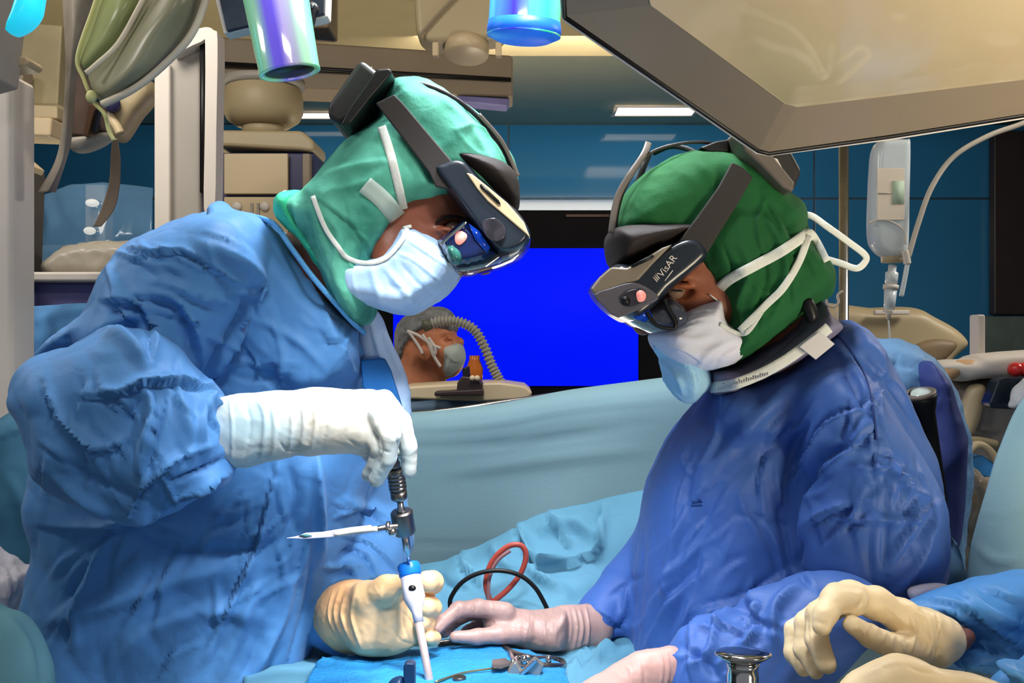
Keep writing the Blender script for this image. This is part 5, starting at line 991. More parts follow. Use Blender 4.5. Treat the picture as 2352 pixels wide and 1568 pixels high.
# ------------------------------------------------------------------ surgeon on the right
def surgeon_right():
    d = 1.40; hd = 1.34
    t = thing('person', 'surgeon in royal blue gown and dark green hood facing left over the field', 'person', (P(1800, 0, 1.45).x, 1.45, 0))
    s = Sdf(0.003)
    s.infl([(1560, 390), (1660, 375), (1750, 420), (1800, 500), (1800, 600), (1780, 690), (1720, 770), (1660, 800), (1600, 800), (1560, 770), (1530, 740), (1500, 690), (1470, 640), (1440, 560), (1460, 470)], hd, 0.068, 0.07, pw=2.2)
    s.chain([(1690, 640, hd, 100), (1780, 720, hd + 0.02, 88), (1800, 820, hd + 0.05, 100), (1820, 960, 1.44, 150)], 0.03)
    s.chain([(1820, 980, 1.44, 150), (1820, 1300, 1.46, 150), (1820, 1600, 1.46, 150)], 0.03)
    s.cap(P(1500, 690, hd), P(1478, 745, hd), 0.012, 0.015, 0.012)
    s.ell(P(1545, 640, hd - 0.04), (0.026, 0.03, 0.009), 0.01)
    s.ell(P(1556, 664, hd - 0.058), (0.022, 0.013, 0.012), 0.006, True)
    s.ell(P(1562, 658, hd - 0.060), (0.016, 0.014, 0.005), 0.004)
    s.ell(P(1648, 730, hd - 0.058), (0.010, 0.008, 0.02), 0.006)
    body = organic('body', s, M['skinM'], t, [([(1535, 632), (1570, 640), (1600, 655)], 4, 2, 'c'), ([(1540, 672), (1570, 682), (1600, 680)], 4, 2, 'c'), ([(1545, 655), (1560, 664), (1580, 666)], 3, 2.5, 'c')])
    MB().sphere(P(1552, 665, hd - 0.054), 0.0125).build('eyeball', mat('shaded_eye_white', (190, 180, 170)), body)  # takes the darkened eye white, shade put into its colour
    MB().tube(PP([(1535, 664), (1550, 668), (1568, 668)], hd - 0.0685), 0.0013, 6).build('eyelash', M['black'], body)
    g = Sdf(0.0042); zb = 784 + (EYE - 0.42) * F / d
    g.infl([(1636, 905), (1700, 880), (1790, 830), (1870, 770), (1925, 745), (1985, 792), (2030, 850), (2064, 920), (2090, 990), (2120, 1060), (2150, 1160), (2160, 1260), (2140, 1335), (2110, 1385), (2090, 1500), (2090, 1800), (2110, zb), (1480, zb), (1450, 1800), (1444, 1568), (1446, 1400), (1458, 1290), (1474, 1190), (1490, 1110), (1530, 1010), (1570, 955)], d, 0.14, 0.13, pw=2.2, sm=2, T2=0.16)
    g.infl([(1880, 870), (1950, 856), (2004, 880), (2056, 950), (2104, 1040), (2150, 1140), (2166, 1240), (2150, 1320), (2100, 1390), (2020, 1420), (1920, 1400), (1840, 1340), (1836, 1240), (1850, 1100), (1850, 960)], 1.25, 0.085, 0.08, 0.02, sm=3)
    g.infl([(1800, 1345), (1860, 1312), (1960, 1320), (2040, 1380), (2000, 1500), (1900, 1580), (1760, 1640), (1560, 1640), (1532, 1590), (1536, 1510), (1580, 1450), (1660, 1410), (1700, 1400), (1720, 1376)], 1.13, 0.06, 0.055, 0.006, sm=3)
    g.chain([(1560, 1250, 1.47, 90), (1490, 1310, 1.47, 62), (1440, 1360, 1.45, 60), (1390, 1410, 1.43, 56), (1362, 1436, 1.42, 52)], 0.02)
    g.chain([(1500, 1270, 1.46, 50), (1456, 1310, 1.45, 38)], 0.01)
    g.infl([(1634, 904), (1700, 884), (1790, 838), (1880, 775), (1930, 750), (2000, 810), (1960, 900), (1800, 1000), (1640, 1000)], 1.37, 0.115, 0.025, 0.02, sm=2)
    fo = [([(2000, 930), (1900, 970), (1850, 1060), (1800, 1130)], 10, 14, 's'), ([(2015, 1010), (1900, 1060), (1850, 1180), (1840, 1290)], 14, 16, 's'), ([(2010, 1020), (1930, 1040), (1850, 1140)], 10, 12, 'c'),
          ([(1860, 960), (1815, 1050), (1800, 1180), (1820, 1280)], 14, 16, 'c'), ([(1990, 960), (1960, 1020), (1880, 1090)], 9, 8, 'r'), ([(1940, 850), (1990, 940), (2010, 1010), (2005, 1080)], 7, 12, 'c'),
          ([(1920, 790), (1970, 870), (2000, 960), (2012, 1060)], 8, 9, 'r'), ([(1990, 820), (2060, 900), (2120, 1000)], 12, 7, 's'), ([(2000, 1180), (2060, 1200), (2130, 1170)], 8, 7, 'k'), ([(1960, 1075), (2040, 1080), (2100, 1150)], 6, 9, 'k'),
          ([(2030, 1050), (2060, 1090), (2050, 1140)], 5, 9, 'k'), ([(2010, 1040), (2070, 1060), (2090, 1110)], 5, 8, 'c'), ([(2060, 1090), (2100, 1130), (2140, 1140)], 5, 8, 'k'), ([(2030, 1110), (2035, 1200), (2030, 1300)], 5, 6, 'c'),
          ([(1900, 1190), (2000, 1200), (2120, 1190)], 7, 6, 's'), ([(1860, 1210), (1900, 1180), (1960, 1160)], 9, 12, 's'), ([(2100, 1150), (2080, 1230), (2020, 1330)], 8, 7, 'r'), ([(2150, 1180), (2110, 1290), (2040, 1380)], 8, 7, 'r'),
          ([(1850, 1240), (1830, 1300), (1860, 1345)], 8, 16, 'c'), ([(1780, 1080), (1800, 1200), (1830, 1330)], 10, 9, 's'), ([(1740, 1180), (1780, 1260), (1800, 1340)], 12, 7, 's'),
          ([(1700, 900), (1640, 1010), (1600, 1130)], 12, 5, 'r'), ([(1850, 850), (1740, 960), (1640, 1080), (1580, 1200)], 14, 6, 'r'), ([(1880, 900), (1800, 1000), (1700, 1100)], 9, 5, 'c'), ([(1590, 1010), (1570, 1060), (1600, 1100)], 4, 5, 'k'),
          ([(1600, 1020), (1580, 1080), (1556, 1150), (1540, 1280)], 6, 6, 's'), ([(1545, 1060), (1620, 1070), (1650, 1050)], 4, 4, 'k'), ([(1590, 1150), (1640, 1110), (1680, 1100)], 4, 4, 'k'), ([(1680, 1180), (1750, 1190), (1810, 1210)], 6, 6, 'c'),
          ([(1720, 1100), (1700, 1150), (1750, 1240)], 8, 5, 'k'), ([(1560, 1200), (1540, 1340), (1550, 1450)], 14, 5, 'r'), ([(1480, 1200), (1470, 1340), (1460, 1500)], 8, 4, 'c'), ([(1620, 1300), (1540, 1380), (1480, 1480)], 14, 9, 's'),
          ([(1820, 1300), (1720, 1370), (1600, 1400)], 16, 7, 's'), ([(1710, 1370), (1730, 1420), (1790, 1450)], 7, 8, 'c'), ([(1590, 1450), (1650, 1440), (1720, 1460)], 7, 8, 's'), ([(1560, 1480), (1620, 1520), (1660, 1568)], 7, 7, 'c'), ([(1740, 1440), (1700, 1500), (1720, 1560)], 8, 6, 'r'),
          ([(1880, 1350), (1960, 1400), (1980, 1450)], 14, 8, 'c'), ([(1840, 1340), (1780, 1400), (1780, 1480)], 10, 7, 'r'),
          ([(1470, 1320), (1440, 1340), (1400, 1370)], 6, 6, 'c'), ([(1445, 1330), (1440, 1380), (1420, 1430)], 7, 6, 'r'), ([(1370, 1400), (1400, 1420), (1440, 1450)], 6, 5, 's'), ([(1380, 1460), (1420, 1440), (1450, 1400)], 6, 5, 'c')]
    AF = auto_folds(1870, 880, 2130, 1330, 110, 35, 20, 150, 8, 6, 13) + auto_folds(2000, 1040, 2120, 1150, 60, 60, 12, 70, 5, 5, 14) + auto_folds(1520, 980, 1800, 1300, 115, 20, 14, 170, 8, 5, 15) + auto_folds(1460, 1300, 1760, 1540, 120, 30, 16, 110, 8, 7, 16) + auto_folds(1560, 1400, 1860, 1560, 140, 30, 14, 110, 7, 8, 18)
    gown = organic('gown', g, M['gownR'], t, [(p, w * 1.1, min(h * 1.6, 18), k) for p, w, h, k in fo] + AF, [(4, 9.0, 21), (5, 8.0, 22, (1, 1, 0.5), 1), (13, 2.6, 25, (1, 1, 0.7), 1)], rel=2)
    bk = Sdf(0.005); bk.infl([(2120, 830), (2160, 856), (2190, 920), (2212, 1000), (2215, 1070), (2200, 1180), (2190, 1260), (2160, 1340), (2120, 1392), (2060, 1400), (2060, 1100), (2110, 1000)], 1.62, 0.05, 0.04)
    organic('gown_back', bk, mat('navy_gown_back', (52, 66, 128), 0.6, var=0.1, bump=0.1, bscale=300), t, auto_folds(2100, 900, 2200, 1350, 95, 25, 12, 160, 9, 6, 71), [(8, 6, 3)])
    # undershirt collar, white trim and card
    c = Sdf(0.0028); c.infl([(1622, 852), (1680, 838), (1740, 800), (1800, 750), (1842, 700), (1868, 690), (1880, 720), (1910, 756), (1850, 806), (1770, 856), (1700, 884), (1640, 906)], 1.35, 0.118, 0.035, sm=2)
    collar = organic('shirt_collar', c, mat('grey_violet_shirt', (118, 114, 140), 0.8, var=0.08, bump=0.3, bscale=300), t, [([(1640, 880), (1740, 835), (1850, 750)], 6, 4, 'c')], [(20, 2, 3)])
    c = Sdf(0.0028); c.infl([(1838, 690), (1866, 684), (1880, 730), (1860, 745), (1850, 730)], 1.245, 0.012, 0.012, sm=2); organic('neck_strap', c, M['black'], t)
    trim = ribbon('white_trim', [(1632, 890), (1680, 884), (1740, 862), (1800, 830), (1850, 795), (1905, 752)], [1.262, 1.245, 1.235, 1.232, 1.234, 1.24], 25, M['tie'], gown, 8, on=Surf([gown, collar]))
    mb = MB(); r_ = random.Random(4); on3 = Surf([trim])
    for i in range(22):
        u = i / 21; x = 1650 + u * 112; y = 893 - u * 34
        hgt = r_.choice((6, 8, 5, 9)); mb.plate(PP([(x, y - hgt + 2), (x + 2.2, y - hgt + 1), (x + 2.2, y + 2), (x, y + 3)], on3.at(x, y, 1.24, 0.0012)), 0.0006)
    o = mb.build('trim_print', mat('grey_print', (140, 138, 150), 0.8), gown)
    MB().plate(PP([(1836, 796), (1884, 760), (1918, 790), (1874, 826)], 1.226), 0.003).build('hook_tab', mat('pale_tab', (190, 188, 190), 0.6), gown, bevel=0.001)
    ribbon('shoulder_seam', [(1905, 752), (1950, 800), (1990, 870), (2008, 950), (2014, 1010)], [1.235, 1.195, 1.165, 1.155, 1.155], 5, mat('navy_seam', (36, 60, 122), 0.7), gown, 6, on=Surf([gown]), gap=0.0005)
    mb = MB(); on4 = Surf([gown])
    for (x, y, w) in ((1590, 1150, 24), (1588, 1158, 26), (1604, 1146, 5)): mb.plate(PP([(x, y), (x + w, y), (x + w, y + 4), (x, y + 5)], on4.at(x, y, 1.254, 0.003)), 0.0035)
    mb.build('chest_print', mat('print_blue', (30, 66, 130), 0.8), gown)
    tr = Sdf(0.008); tr.chain([(1720, 1900, 1.42, 120), (1700, 2700, 1.42, 85), (1700, 3100, 1.42, 75)], 0.02); tr.chain([(1920, 1900, 1.46, 120), (1930, 2700, 1.46, 85), (1930, 3080, 1.46, 75)], 0.02)
    organic('trousers', tr, mat('green_scrub_trousers', (58, 140, 118), 0.8), t)
    for (x, y) in ((1700, 1.40), (1930, 1.44)):
        c = P(x, 0, y); MB().sphere((c.x - 0.05, y, 0.05), 1, (0.14, 0.055, 0.05)).build('shoe', M['white'], t)
    # hood
    h = Sdf(0.0028)
    h.infl([(1578, 354), (1640, 352), (1690, 362), (1745, 400), (1795, 448), (1832, 478), (1838, 520), (1846, 560), (1888, 600), (1900, 640), (1892, 682), (1850, 704), (1820, 724), (1770, 765), (1720, 800), (1680, 824), (1636, 842), (1640, 790), (1650, 740), (1648, 690), (1610, 640), (1560, 610), (1480, 570), (1415, 545), (1418, 490), (1450, 430), (1510, 382)], hd, 0.092, 0.05, pw=2.3, sm=2)
    h.infl([(1600, 590), (1660, 500), (1800, 560), (1870, 640), (1800, 730), (1720, 795), (1640, 838), (1642, 790), (1656, 745), (1650, 696), (1618, 648)], hd, 0.09, 0.02, 0.02, sm=2)
    hf = [([(1700, 560), (1720, 620), (1700, 700), (1720, 780)], 8, 7, 'r'), ([(1730, 540), (1760, 620), (1745, 700), (1740, 770)], 6, 7, 'c'), ([(1760, 500), (1800, 580), (1800, 660), (1770, 740)], 8, 8, 'r'), ([(1740, 430), (1790, 520), (1800, 590)], 7, 7, 's'),
          ([(1780, 470), (1820, 540), (1830, 600)], 6, 7, 'c'), ([(1660, 560), (1680, 620), (1690, 680)], 7, 6, 'c'), ([(1840, 600), (1820, 650), (1830, 700)], 7, 6, 'r'), ([(1690, 600), (1740, 660), (1800, 690)], 6, 5, 'k'), ([(1670, 760), (1720, 740), (1790, 700)], 6, 6, 's'),
          ([(1640, 470), (1600, 530), (1590, 580)], 14, 3, 'r'), ([(1810, 580), (1850, 600), (1870, 640)], 8, 6, 'c'), ([(1600, 370), (1640, 420), (1630, 470)], 10, 2.5, 'r'), ([(1690, 700), (1700, 740), (1680, 800)], 6, 5, 'c'), ([(1760, 450), (1740, 510), (1750, 580)], 5, 6, 'r')]
    hood = organic('hood', h, M['hoodR'], t, hf, [(14, 3.0, 14, (1, 1, 0.5)), (32, 1.2, 6)], rel=2)
    # masks
    m = Sdf(0.0022)
    m.infl([(1500, 790), (1515, 820), (1525, 870), (1548, 908), (1580, 926), (1606, 912), (1628, 880), (1622, 840), (1580, 800)], 1.345, 0.075, 0.05, sm=2)
    organic('outer_mask', m, mat('aqua_mask', (166, 214, 240), 0.7, var=0.06, bump=0.15, bscale=300), t, [([(1530, 840), (1560, 870), (1570, 910)], 6, 4, 'r'), ([(1580, 830), (1600, 860), (1600, 900)], 6, 4, 'c'), ([(1545, 830), (1590, 850), (1610, 880)], 5, 4, 's')], [(26, 2.5, 9)])
    m = Sdf(0.0022)
    m.infl([(1494, 772), (1520, 745), (1560, 712), (1600, 694), (1637, 684), (1644, 712), (1654, 742), (1690, 754), (1718, 756), (1704, 788), (1682, 826), (1650, 844), (1608, 850), (1560, 840), (1520, 818)], hd, 0.097, 0.025, sm=2, pw=2.3)
    mf = [([(1560, 730), (1600, 716), (1640, 712)], 3.5, 2.5, 's'), ([(1570, 745), (1610, 732), (1646, 730)], 3.5, 2.5, 's'), ([(1560, 760), (1600, 748), (1650, 748)], 3, 2.5, 's'), ([(1500, 785), (1560, 800), (1610, 830)], 8, 5, 's'),
          ([(1600, 850), (1630, 810), (1690, 780)], 8, 4, 'r'), ([(1640, 850), (1660, 810), (1700, 790)], 6, 3, 'c'), ([(1540, 770), (1590, 780), (1640, 770)], 8, 3, 'r')]
    mask = organic('mask', m, M['maskW'], t, mf, [(26, 1.8, 33)])
    on = Surf([hood, mask])
    ribbon('mask_tie', [(1638, 684), (1670, 646), (1730, 612), (1790, 580), (1838, 548), (1858, 534)], [1.24, 1.236, 1.236, 1.245, 1.26, 1.27], 24, M['tie'], mask, on=on)
    ribbon('mask_tie', [(1700, 760), (1760, 700), (1800, 660), (1836, 600), (1858, 540)], [1.242, 1.244, 1.246, 1.25, 1.268], 17, M['tie'], mask, on=on)
    ribbon('mask_tie', [(1654, 744), (1690, 764), (1718, 762), (1750, 716)], [1.236, 1.238, 1.242, 1.244], 10, M['tie'], mask, on=on)
    ribbon('mask_tie', [(1826, 500), (1860, 494), (1900, 520), (1950, 556), (1986, 584), (1988, 600), (1968, 616), (1930, 604), (1896, 594)], [1.30, 1.29, 1.28, 1.28, 1.28, 1.28, 1.28, 1.29, 1.30], 15, M['tie'], mask)
    ribbon('mask_tie', [(1846, 540), (1862, 534), (1880, 560), (1900, 600)], [1.262, 1.26, 1.265, 1.27], 16, M['tie'], mask, on=on)
    MB().sphere(P(1856, 540, 1.262), 0.009, (1, 0.8, 0.9)).build('mask_knot', M['tie'], mask)
    # headset
    hs = thing('headset', None, None, P(1600, 500, 1.24)); hs.parent = t; hs.location = Vector(hs.location) - Vector(t.location)
    for k in ('label', 'category'): del hs[k]
    MB().plate(PP([(1682, 372), (1704, 382), (1730, 406), (1700, 460), (1650, 540), (1614, 600), (1560, 590), (1554, 560), (1600, 500), (1650, 430)], 1.236), 0.008).build('side_band', M['strap'], hs, bevel=0.002)
    MB().slab([(1662, 322), (1690, 328), (1730, 366), (1790, 440), (1786, 462), (1764, 452), (1716, 402), (1680, 372)], 1.30, 0.075).build('rear_arm', M['strapgrey'], hs, bevel=0.005)
    MB().slab([(1696, 330), (1730, 340), (1782, 364), (1808, 412), (1790, 456), (1750, 400)], 1.31, 0.07).build('battery_pack', mat('battery_shell', (40, 38, 38), 0.5), hs, bevel=0.008, seg=3)
    MB().slab([(1770, 362), (1784, 366), (1808, 410), (1804, 418)], 1.24, 0.004).build('pale_edge', M['white'], hs, bevel=0.001)
    MB().slab([(1600, 345), (1640, 330), (1668, 326), (1668, 356), (1620, 356)], 1.30, 0.02).build('strap_mount', M['black'], hs, bevel=0.003)
    ribbon('left_strap', [(1490, 326), (1478, 356), (1448, 400), (1424, 440), (1412, 480), (1404, 536)], [1.30, 1.28, 1.27, 1.27, 1.27, 1.27], 15, M['strapgrey'], hs)
    ribbon('inner_strap', [(1494, 348), (1478, 384), (1462, 430), (1448, 470), (1420, 512), (1410, 528)], [1.34, 1.33, 1.33, 1.33, 1.32, 1.30], 14, M['black'], hs)
    MB().tube(PP([(1414, 526), (1418, 490), (1432, 440), (1460, 390), (1496, 350), (1560, 330), (1620, 327), (1656, 338)], 1.29), 0.0022, 8, 8).build('thin_strap', M['black'], hs)
    ribbon('crown_strap', [(1500, 352), (1540, 336), (1580, 342), (1606, 356)], [1.33, 1.32, 1.31, 1.30], 12, M['black'], hs)
    q = Sdf(0.0022); q.infl([(1394, 538), (1430, 524), (1500, 519), (1570, 518), (1590, 530), (1580, 552), (1540, 568), (1480, 592), (1440, 614), (1406, 612), (1394, 580)], 1.33, 0.103, 0.03, sm=2, pw=2.6); organic('forehead_pad', q, M['pad'], hs)
    q = Sdf(0.0022); q.infl([(1356, 664), (1378, 636), (1404, 612), (1440, 614), (1480, 592), (1520, 566), (1552, 556), (1580, 562), (1602, 590), (1596, 612), (1556, 648), (1516, 680), (1500, 700), (1452, 740), (1420, 732), (1384, 704)], 1.33, 0.1, 0.014, sm=2, pw=3.2); organic('visor_housing', q, M['visor'], hs)
    MB().plate(PP(smooth_poly([(1357, 664), (1378, 636), (1404, 613), (1440, 615), (1480, 594), (1522, 568), (1546, 560), (1500, 606), (1466, 644), (1440, 650), (1400, 668), (1366, 676)], 1), 1.227), 0.02).build('top_ridge', M['visortop'], hs, bevel=0.003)
    MB().plate(PP([(1450, 608), (1498, 584), (1503, 588), (1498, 594), (1456, 614), (1450, 614)], 1.224), 0.003).build('vent_slot', M['black'], hs)
    MB().plate(PP(smooth_poly([(1364, 676), (1400, 662), (1440, 650), (1468, 650), (1500, 668), (1514, 686), (1480, 704), (1420, 730), (1390, 706)], 2), 1.225), 0.01).build('front_plate', mat('grey_visor_plate', (92, 90, 98), 0.3, var=0.06), hs, bevel=0.002)
    MB().plate(PP(smooth_poly([(1426, 686), (1436, 672), (1456, 664), (1478, 664), (1486, 680), (1474, 694), (1450, 704), (1430, 700)], 3), 1.222), 0.003).build('sensor_window', mat('sensor_glass', (44, 42, 48)), hs, bevel=0.001)
    MB().plate(PP(smooth_poly([(1462, 672), (1474, 666), (1484, 676), (1480, 690), (1466, 692)], 3), 1.2205), 0.0015).build('lit_sensor', mat('sensor_glow', (240, 150, 140)), hs)
    MB().plate(PP(smooth_poly([(1428, 684), (1440, 680), (1448, 690), (1442, 702), (1430, 698)], 3), 1.2205), 0.0015).build('sensor_lens', M['black'], hs)
    q = Sdf(0.002); q.infl([(1424, 728), (1450, 716), (1500, 694), (1522, 682), (1552, 700), (1566, 728), (1562, 750), (1530, 766), (1490, 766), (1450, 748)], 1.33, 0.092, 0.02, sm=2, pw=3); organic('visor_glass', q, mat('smoked_visor_glass_grey', (74, 82, 98), 0.06, var=0.3, vscale=40, alpha=0.72, coat=0.6), hs)
    MB().tube(PP([(1526, 686), (1536, 710), (1552, 740), (1548, 756)], 1.235), 0.003, 8).build('inner_frame', M['black'], hs)
    MB().tube(PP([(1486, 716), (1500, 740), (1520, 752), (1548, 754)], 1.235), 0.0025, 8).build('inner_frame', M['black'], hs)
    MB().plate(PP([(1450, 716), (1486, 706), (1500, 726), (1480, 740), (1458, 732)], 1.236), 0.002).build('waveguide', M['blue_w'] if 'blue_w' in M else mat('blue_waveguide', (16, 60, 170)), hs)
    ex = (P(1552, 596, 1.2) - P(1518, 640, 1.2)); ez = Vector((-ex.z, 0, ex.x)); 
    # lettering on the visor side
    text('visor_lettering', 'VisAR', M['white'], hs, P(1521, 638, 1.2285), (ex.x, 0, ex.z), (-ex.z, 0, ex.x), 0.0125)
    mb = MB(); a = P(1528, 645, 1.2285); u = Vector((ex.x, 0, ex.z)).normalized(); w = Vector((-u.z, 0, u.x))
    mb.plate([a, a + u * 0.016, a + u * 0.016 + w * 0.0012, a + w * 0.0012], 0.0004)
    b = P(1508, 647, 1.2285)
    for i in range(3): c = b + u * (i * 0.0024) - w * 0.0006; mb.plate([c, c + u * 0.0013, c + u * 0.0028 + w * 0.008, c + u * 0.0016 + w * 0.008], 0.0004)
    mb.build('visor_mark', M['white'], hs)
    # gloves: far hand with thumb and curled fingers over the field, near hand by the lower edge
    k = Sdf(0.0018); gd = 1.36
    k.chain([(1356, 1440, gd + 0.05, 54), (1300, 1446, gd + 0.03, 50), (1250, 1448, gd + 0.02, 42), (1210, 1446, gd + 0.01, 42)], 0.015, flat=((0, 1, 0), 0.8))
    k.infl([(1120, 1386), (1160, 1384), (1200, 1404), (1260, 1416), (1300, 1410), (1290, 1490), (1200, 1482), (1150, 1470), (1110, 1440)], gd, 0.026, 0.024, 0.012, sm=3)
    k.chain([(1160, 1406, gd - 0.012, 23), (1100, 1396, gd - 0.018, 20), (1052, 1400, gd - 0.03, 18), (1018, 1426, gd - 0.045, 15), (1002, 1446, gd - 0.055, 13)], 0.004)     # index
    k.chain([(1150, 1410, gd + 0.014, 21), (1085, 1404, gd + 0.012, 18), (1040, 1426, gd, 16), (1020, 1452, gd - 0.015, 13)], 0.004)     # middle
    k.chain([(1160, 1430, gd + 0.03, 20), (1110, 1432, gd + 0.03, 17), (1075, 1450, gd + 0.02, 14), (1060, 1464, gd + 0.01, 12)], 0.004)   # ring
    k.chain([(1170, 1450, gd + 0.038, 18), (1130, 1456, gd + 0.036, 15), (1100, 1468, gd + 0.03, 12)], 0.004)   # little
    k.chain([(1200, 1452, gd - 0.018, 26), (1150, 1456, gd - 0.03, 21), (1096, 1462, gd - 0.04, 16), (1044, 1462, gd - 0.048, 12)], 0.006)   # thumb
    kf = [([(1330, 1395), (1338, 1440), (1330, 1492)], 3, 3, 'r'), ([(1318, 1395), (1326, 1440), (1318, 1492)], 2.5, 2.5, 'r'), ([(1345, 1390), (1352, 1440), (1346, 1492)], 2.5, 3, 'r'), ([(1306, 1396), (1312, 1440), (1306, 1490)], 2.5, 1.8, 'r'), ([(1232, 1414), (1228, 1440), (1240, 1480)], 4, 1.6, 'c'),
          ([(1252, 1414), (1250, 1445), (1262, 1490)], 4, 1.6, 'r'), ([(1090, 1378), (1094, 1396), (1088, 1410)], 2.5, 1.3, 'c'), ([(1054, 1384), (1056, 1400), (1050, 1414)], 2.5, 1.3, 'c'), ([(1140, 1440), (1180, 1436), (1210, 1450)], 5, 2.4, 'c'), ([(1270, 1420), (1276, 1445), (1274, 1480)], 4, 1.6, 'r')]
    kf += auto_folds(1180, 1400, 1300, 1480, 95, 25, 12, 55, 2.2, 1.6, 5) + auto_folds(1040, 1390, 1160, 1440, 80, 25, 10, 26, 1.8, 1.1, 6)
    organic('glove', k, M['gloveP'], t, kf, [(36, 0.8, 8), (80, 0.5, 4)], rel=2)
    k = Sdf(0.0018); gd = 1.12
    k.chain([(1540, 1530, gd, 46), (1490, 1546, gd, 44), (1440, 1566, gd, 44)], 0.015, flat=((0, 1, 0), 0.8))
    k.infl([(1330, 1580), (1370, 1552), (1420, 1530), (1480, 1508), (1500, 1600), (1440, 1650), (1340, 1640)], gd, 0.024, 0.024, 0.012)
    for (a, b, c_) in (((1380, 1590), (1320, 1620), (1290, 1670)), ((1370, 1610), (1310, 1650), (1290, 1700)), ((1380, 1630), (1330, 1680), (1320, 1720)), ((1400, 1640), (1360, 1700), (1350, 1740))):
        k.chain([(*a, gd, 21), (*b, gd - 0.01, 19), (*c_, gd - 0.01, 16)], 0.004)
    k.chain([(1460, 1600, gd - 0.02, 24), (1420, 1650, gd - 0.03, 21), (1390, 1690, gd - 0.03, 17)], 0.005)
    kf = [([(1528, 1492), (1536, 1530), (1530, 1575)], 3, 3, 'r'), ([(1516, 1492), (1522, 1530), (1518, 1575)], 2.5, 2.5, 'r'), ([(1470, 1512), (1480, 1540), (1478, 1580)], 4, 1.6, 'c'), ([(1440, 1526), (1450, 1550), (1450, 1590)], 4, 1.4, 'r')]
    organic('glove', k, mat('pink_latex', (186, 146, 138), 0.45, var=0.05, vscale=14, bump=0.12, bscale=110, sss=0.1), t, kf, [(36, 0.8, 8), (80, 0.5, 4)], rel=2)
surgeon_right()

# ------------------------------------------------------------------ blue covered thing behind the right surgeon, black scope handle
def behind_right():
    g = Sdf(0.005); g.infl([(1900, 900), (1940, 790), (1990, 782), (2060, 784), (2110, 806), (2160, 850), (2185, 910), (2210, 1000), (2215, 1100), (2190, 1400), (2190, 2000), (1900, 2000)], 1.72, 0.10, 0.09)
    o = organic('cloth_cover', g, mat('mid_blue_cover', (104, 150, 196), 0.6, var=0.14, vscale=6, crease=0.25, cscale=14, bump=0.1, bscale=300), None, [([(2000, 790), (2020, 880), (2010, 960)], 10, 12, 'r'), ([(2050, 790), (2060, 860), (2040, 960)], 9, 10, 'c'), ([(2100, 860), (2150, 900), (2180, 980)], 12, 10, 's'), ([(1980, 800), (2050, 830), (2110, 850)], 8, 6, 'c')], [(8, 7, 3), (20, 4, 4)])
    tag(o, 'light blue cloth cover bulging behind the shoulder of the right surgeon', 'cover')
    d = 1.50; k = d / F; a = P(2112, 905, d); b = P(2150, 1150, d + 0.04); ax = (b - a)
    t = thing('scope_handle', 'black upright handle with a pale glassy top beside the right surgeon shoulder', 'handle', b)
    MB().lathe([(36 * k, 0), (37 * k, 8 * k), (33 * k, 28 * k), (28 * k, 44 * k), (25 * k, ax.length)], a, ax, 32).build('handle_body', M['black'], t)
    a2 = a - ax.normalized() * 0.001
    MB().lathe([(26 * k, 0.004), (24 * k, 0.0), (10 * k, -0.003), (0.001, -0.0035)], a2 + Vector((0.002, -0.004, 0)), ax + Vector((0, 0.06, 0)), 28).build('glass_top', mat('pale_glass_top', (176, 190, 186), 0.1, coat=0.5, var=0.2, vscale=40), t)
    MB().lathe([(36 * k, 0.002), (37 * k, -0.002), (27 * k, -0.003), (26 * k, 0.002)], a2, ax, 32, (False, False)).build('top_rim', M['strapgrey'], t)
    o = sheet('slate_flap', [[(2150, 1200, 1.61), (2175, 1222, 1.6), (2196, 1250, 1.5)], [(2140, 1290, 1.55), (2180, 1300, 1.5), (2214, 1300, 1.5)], [(2130, 1380, 1.55), (2180, 1376, 1.5), (2224, 1336, 1.5)], [(2120, 1440, 1.55), (2176, 1400, 1.5), (2200, 1370, 1.5)]], mat('slate_blue_cloth', (58, 92, 122), 0.8, bump=0.1, bscale=300), None, 10)
    tag(o, 'slate blue cloth flap hanging behind the back of the right surgeon', 'cloth')
behind_right()
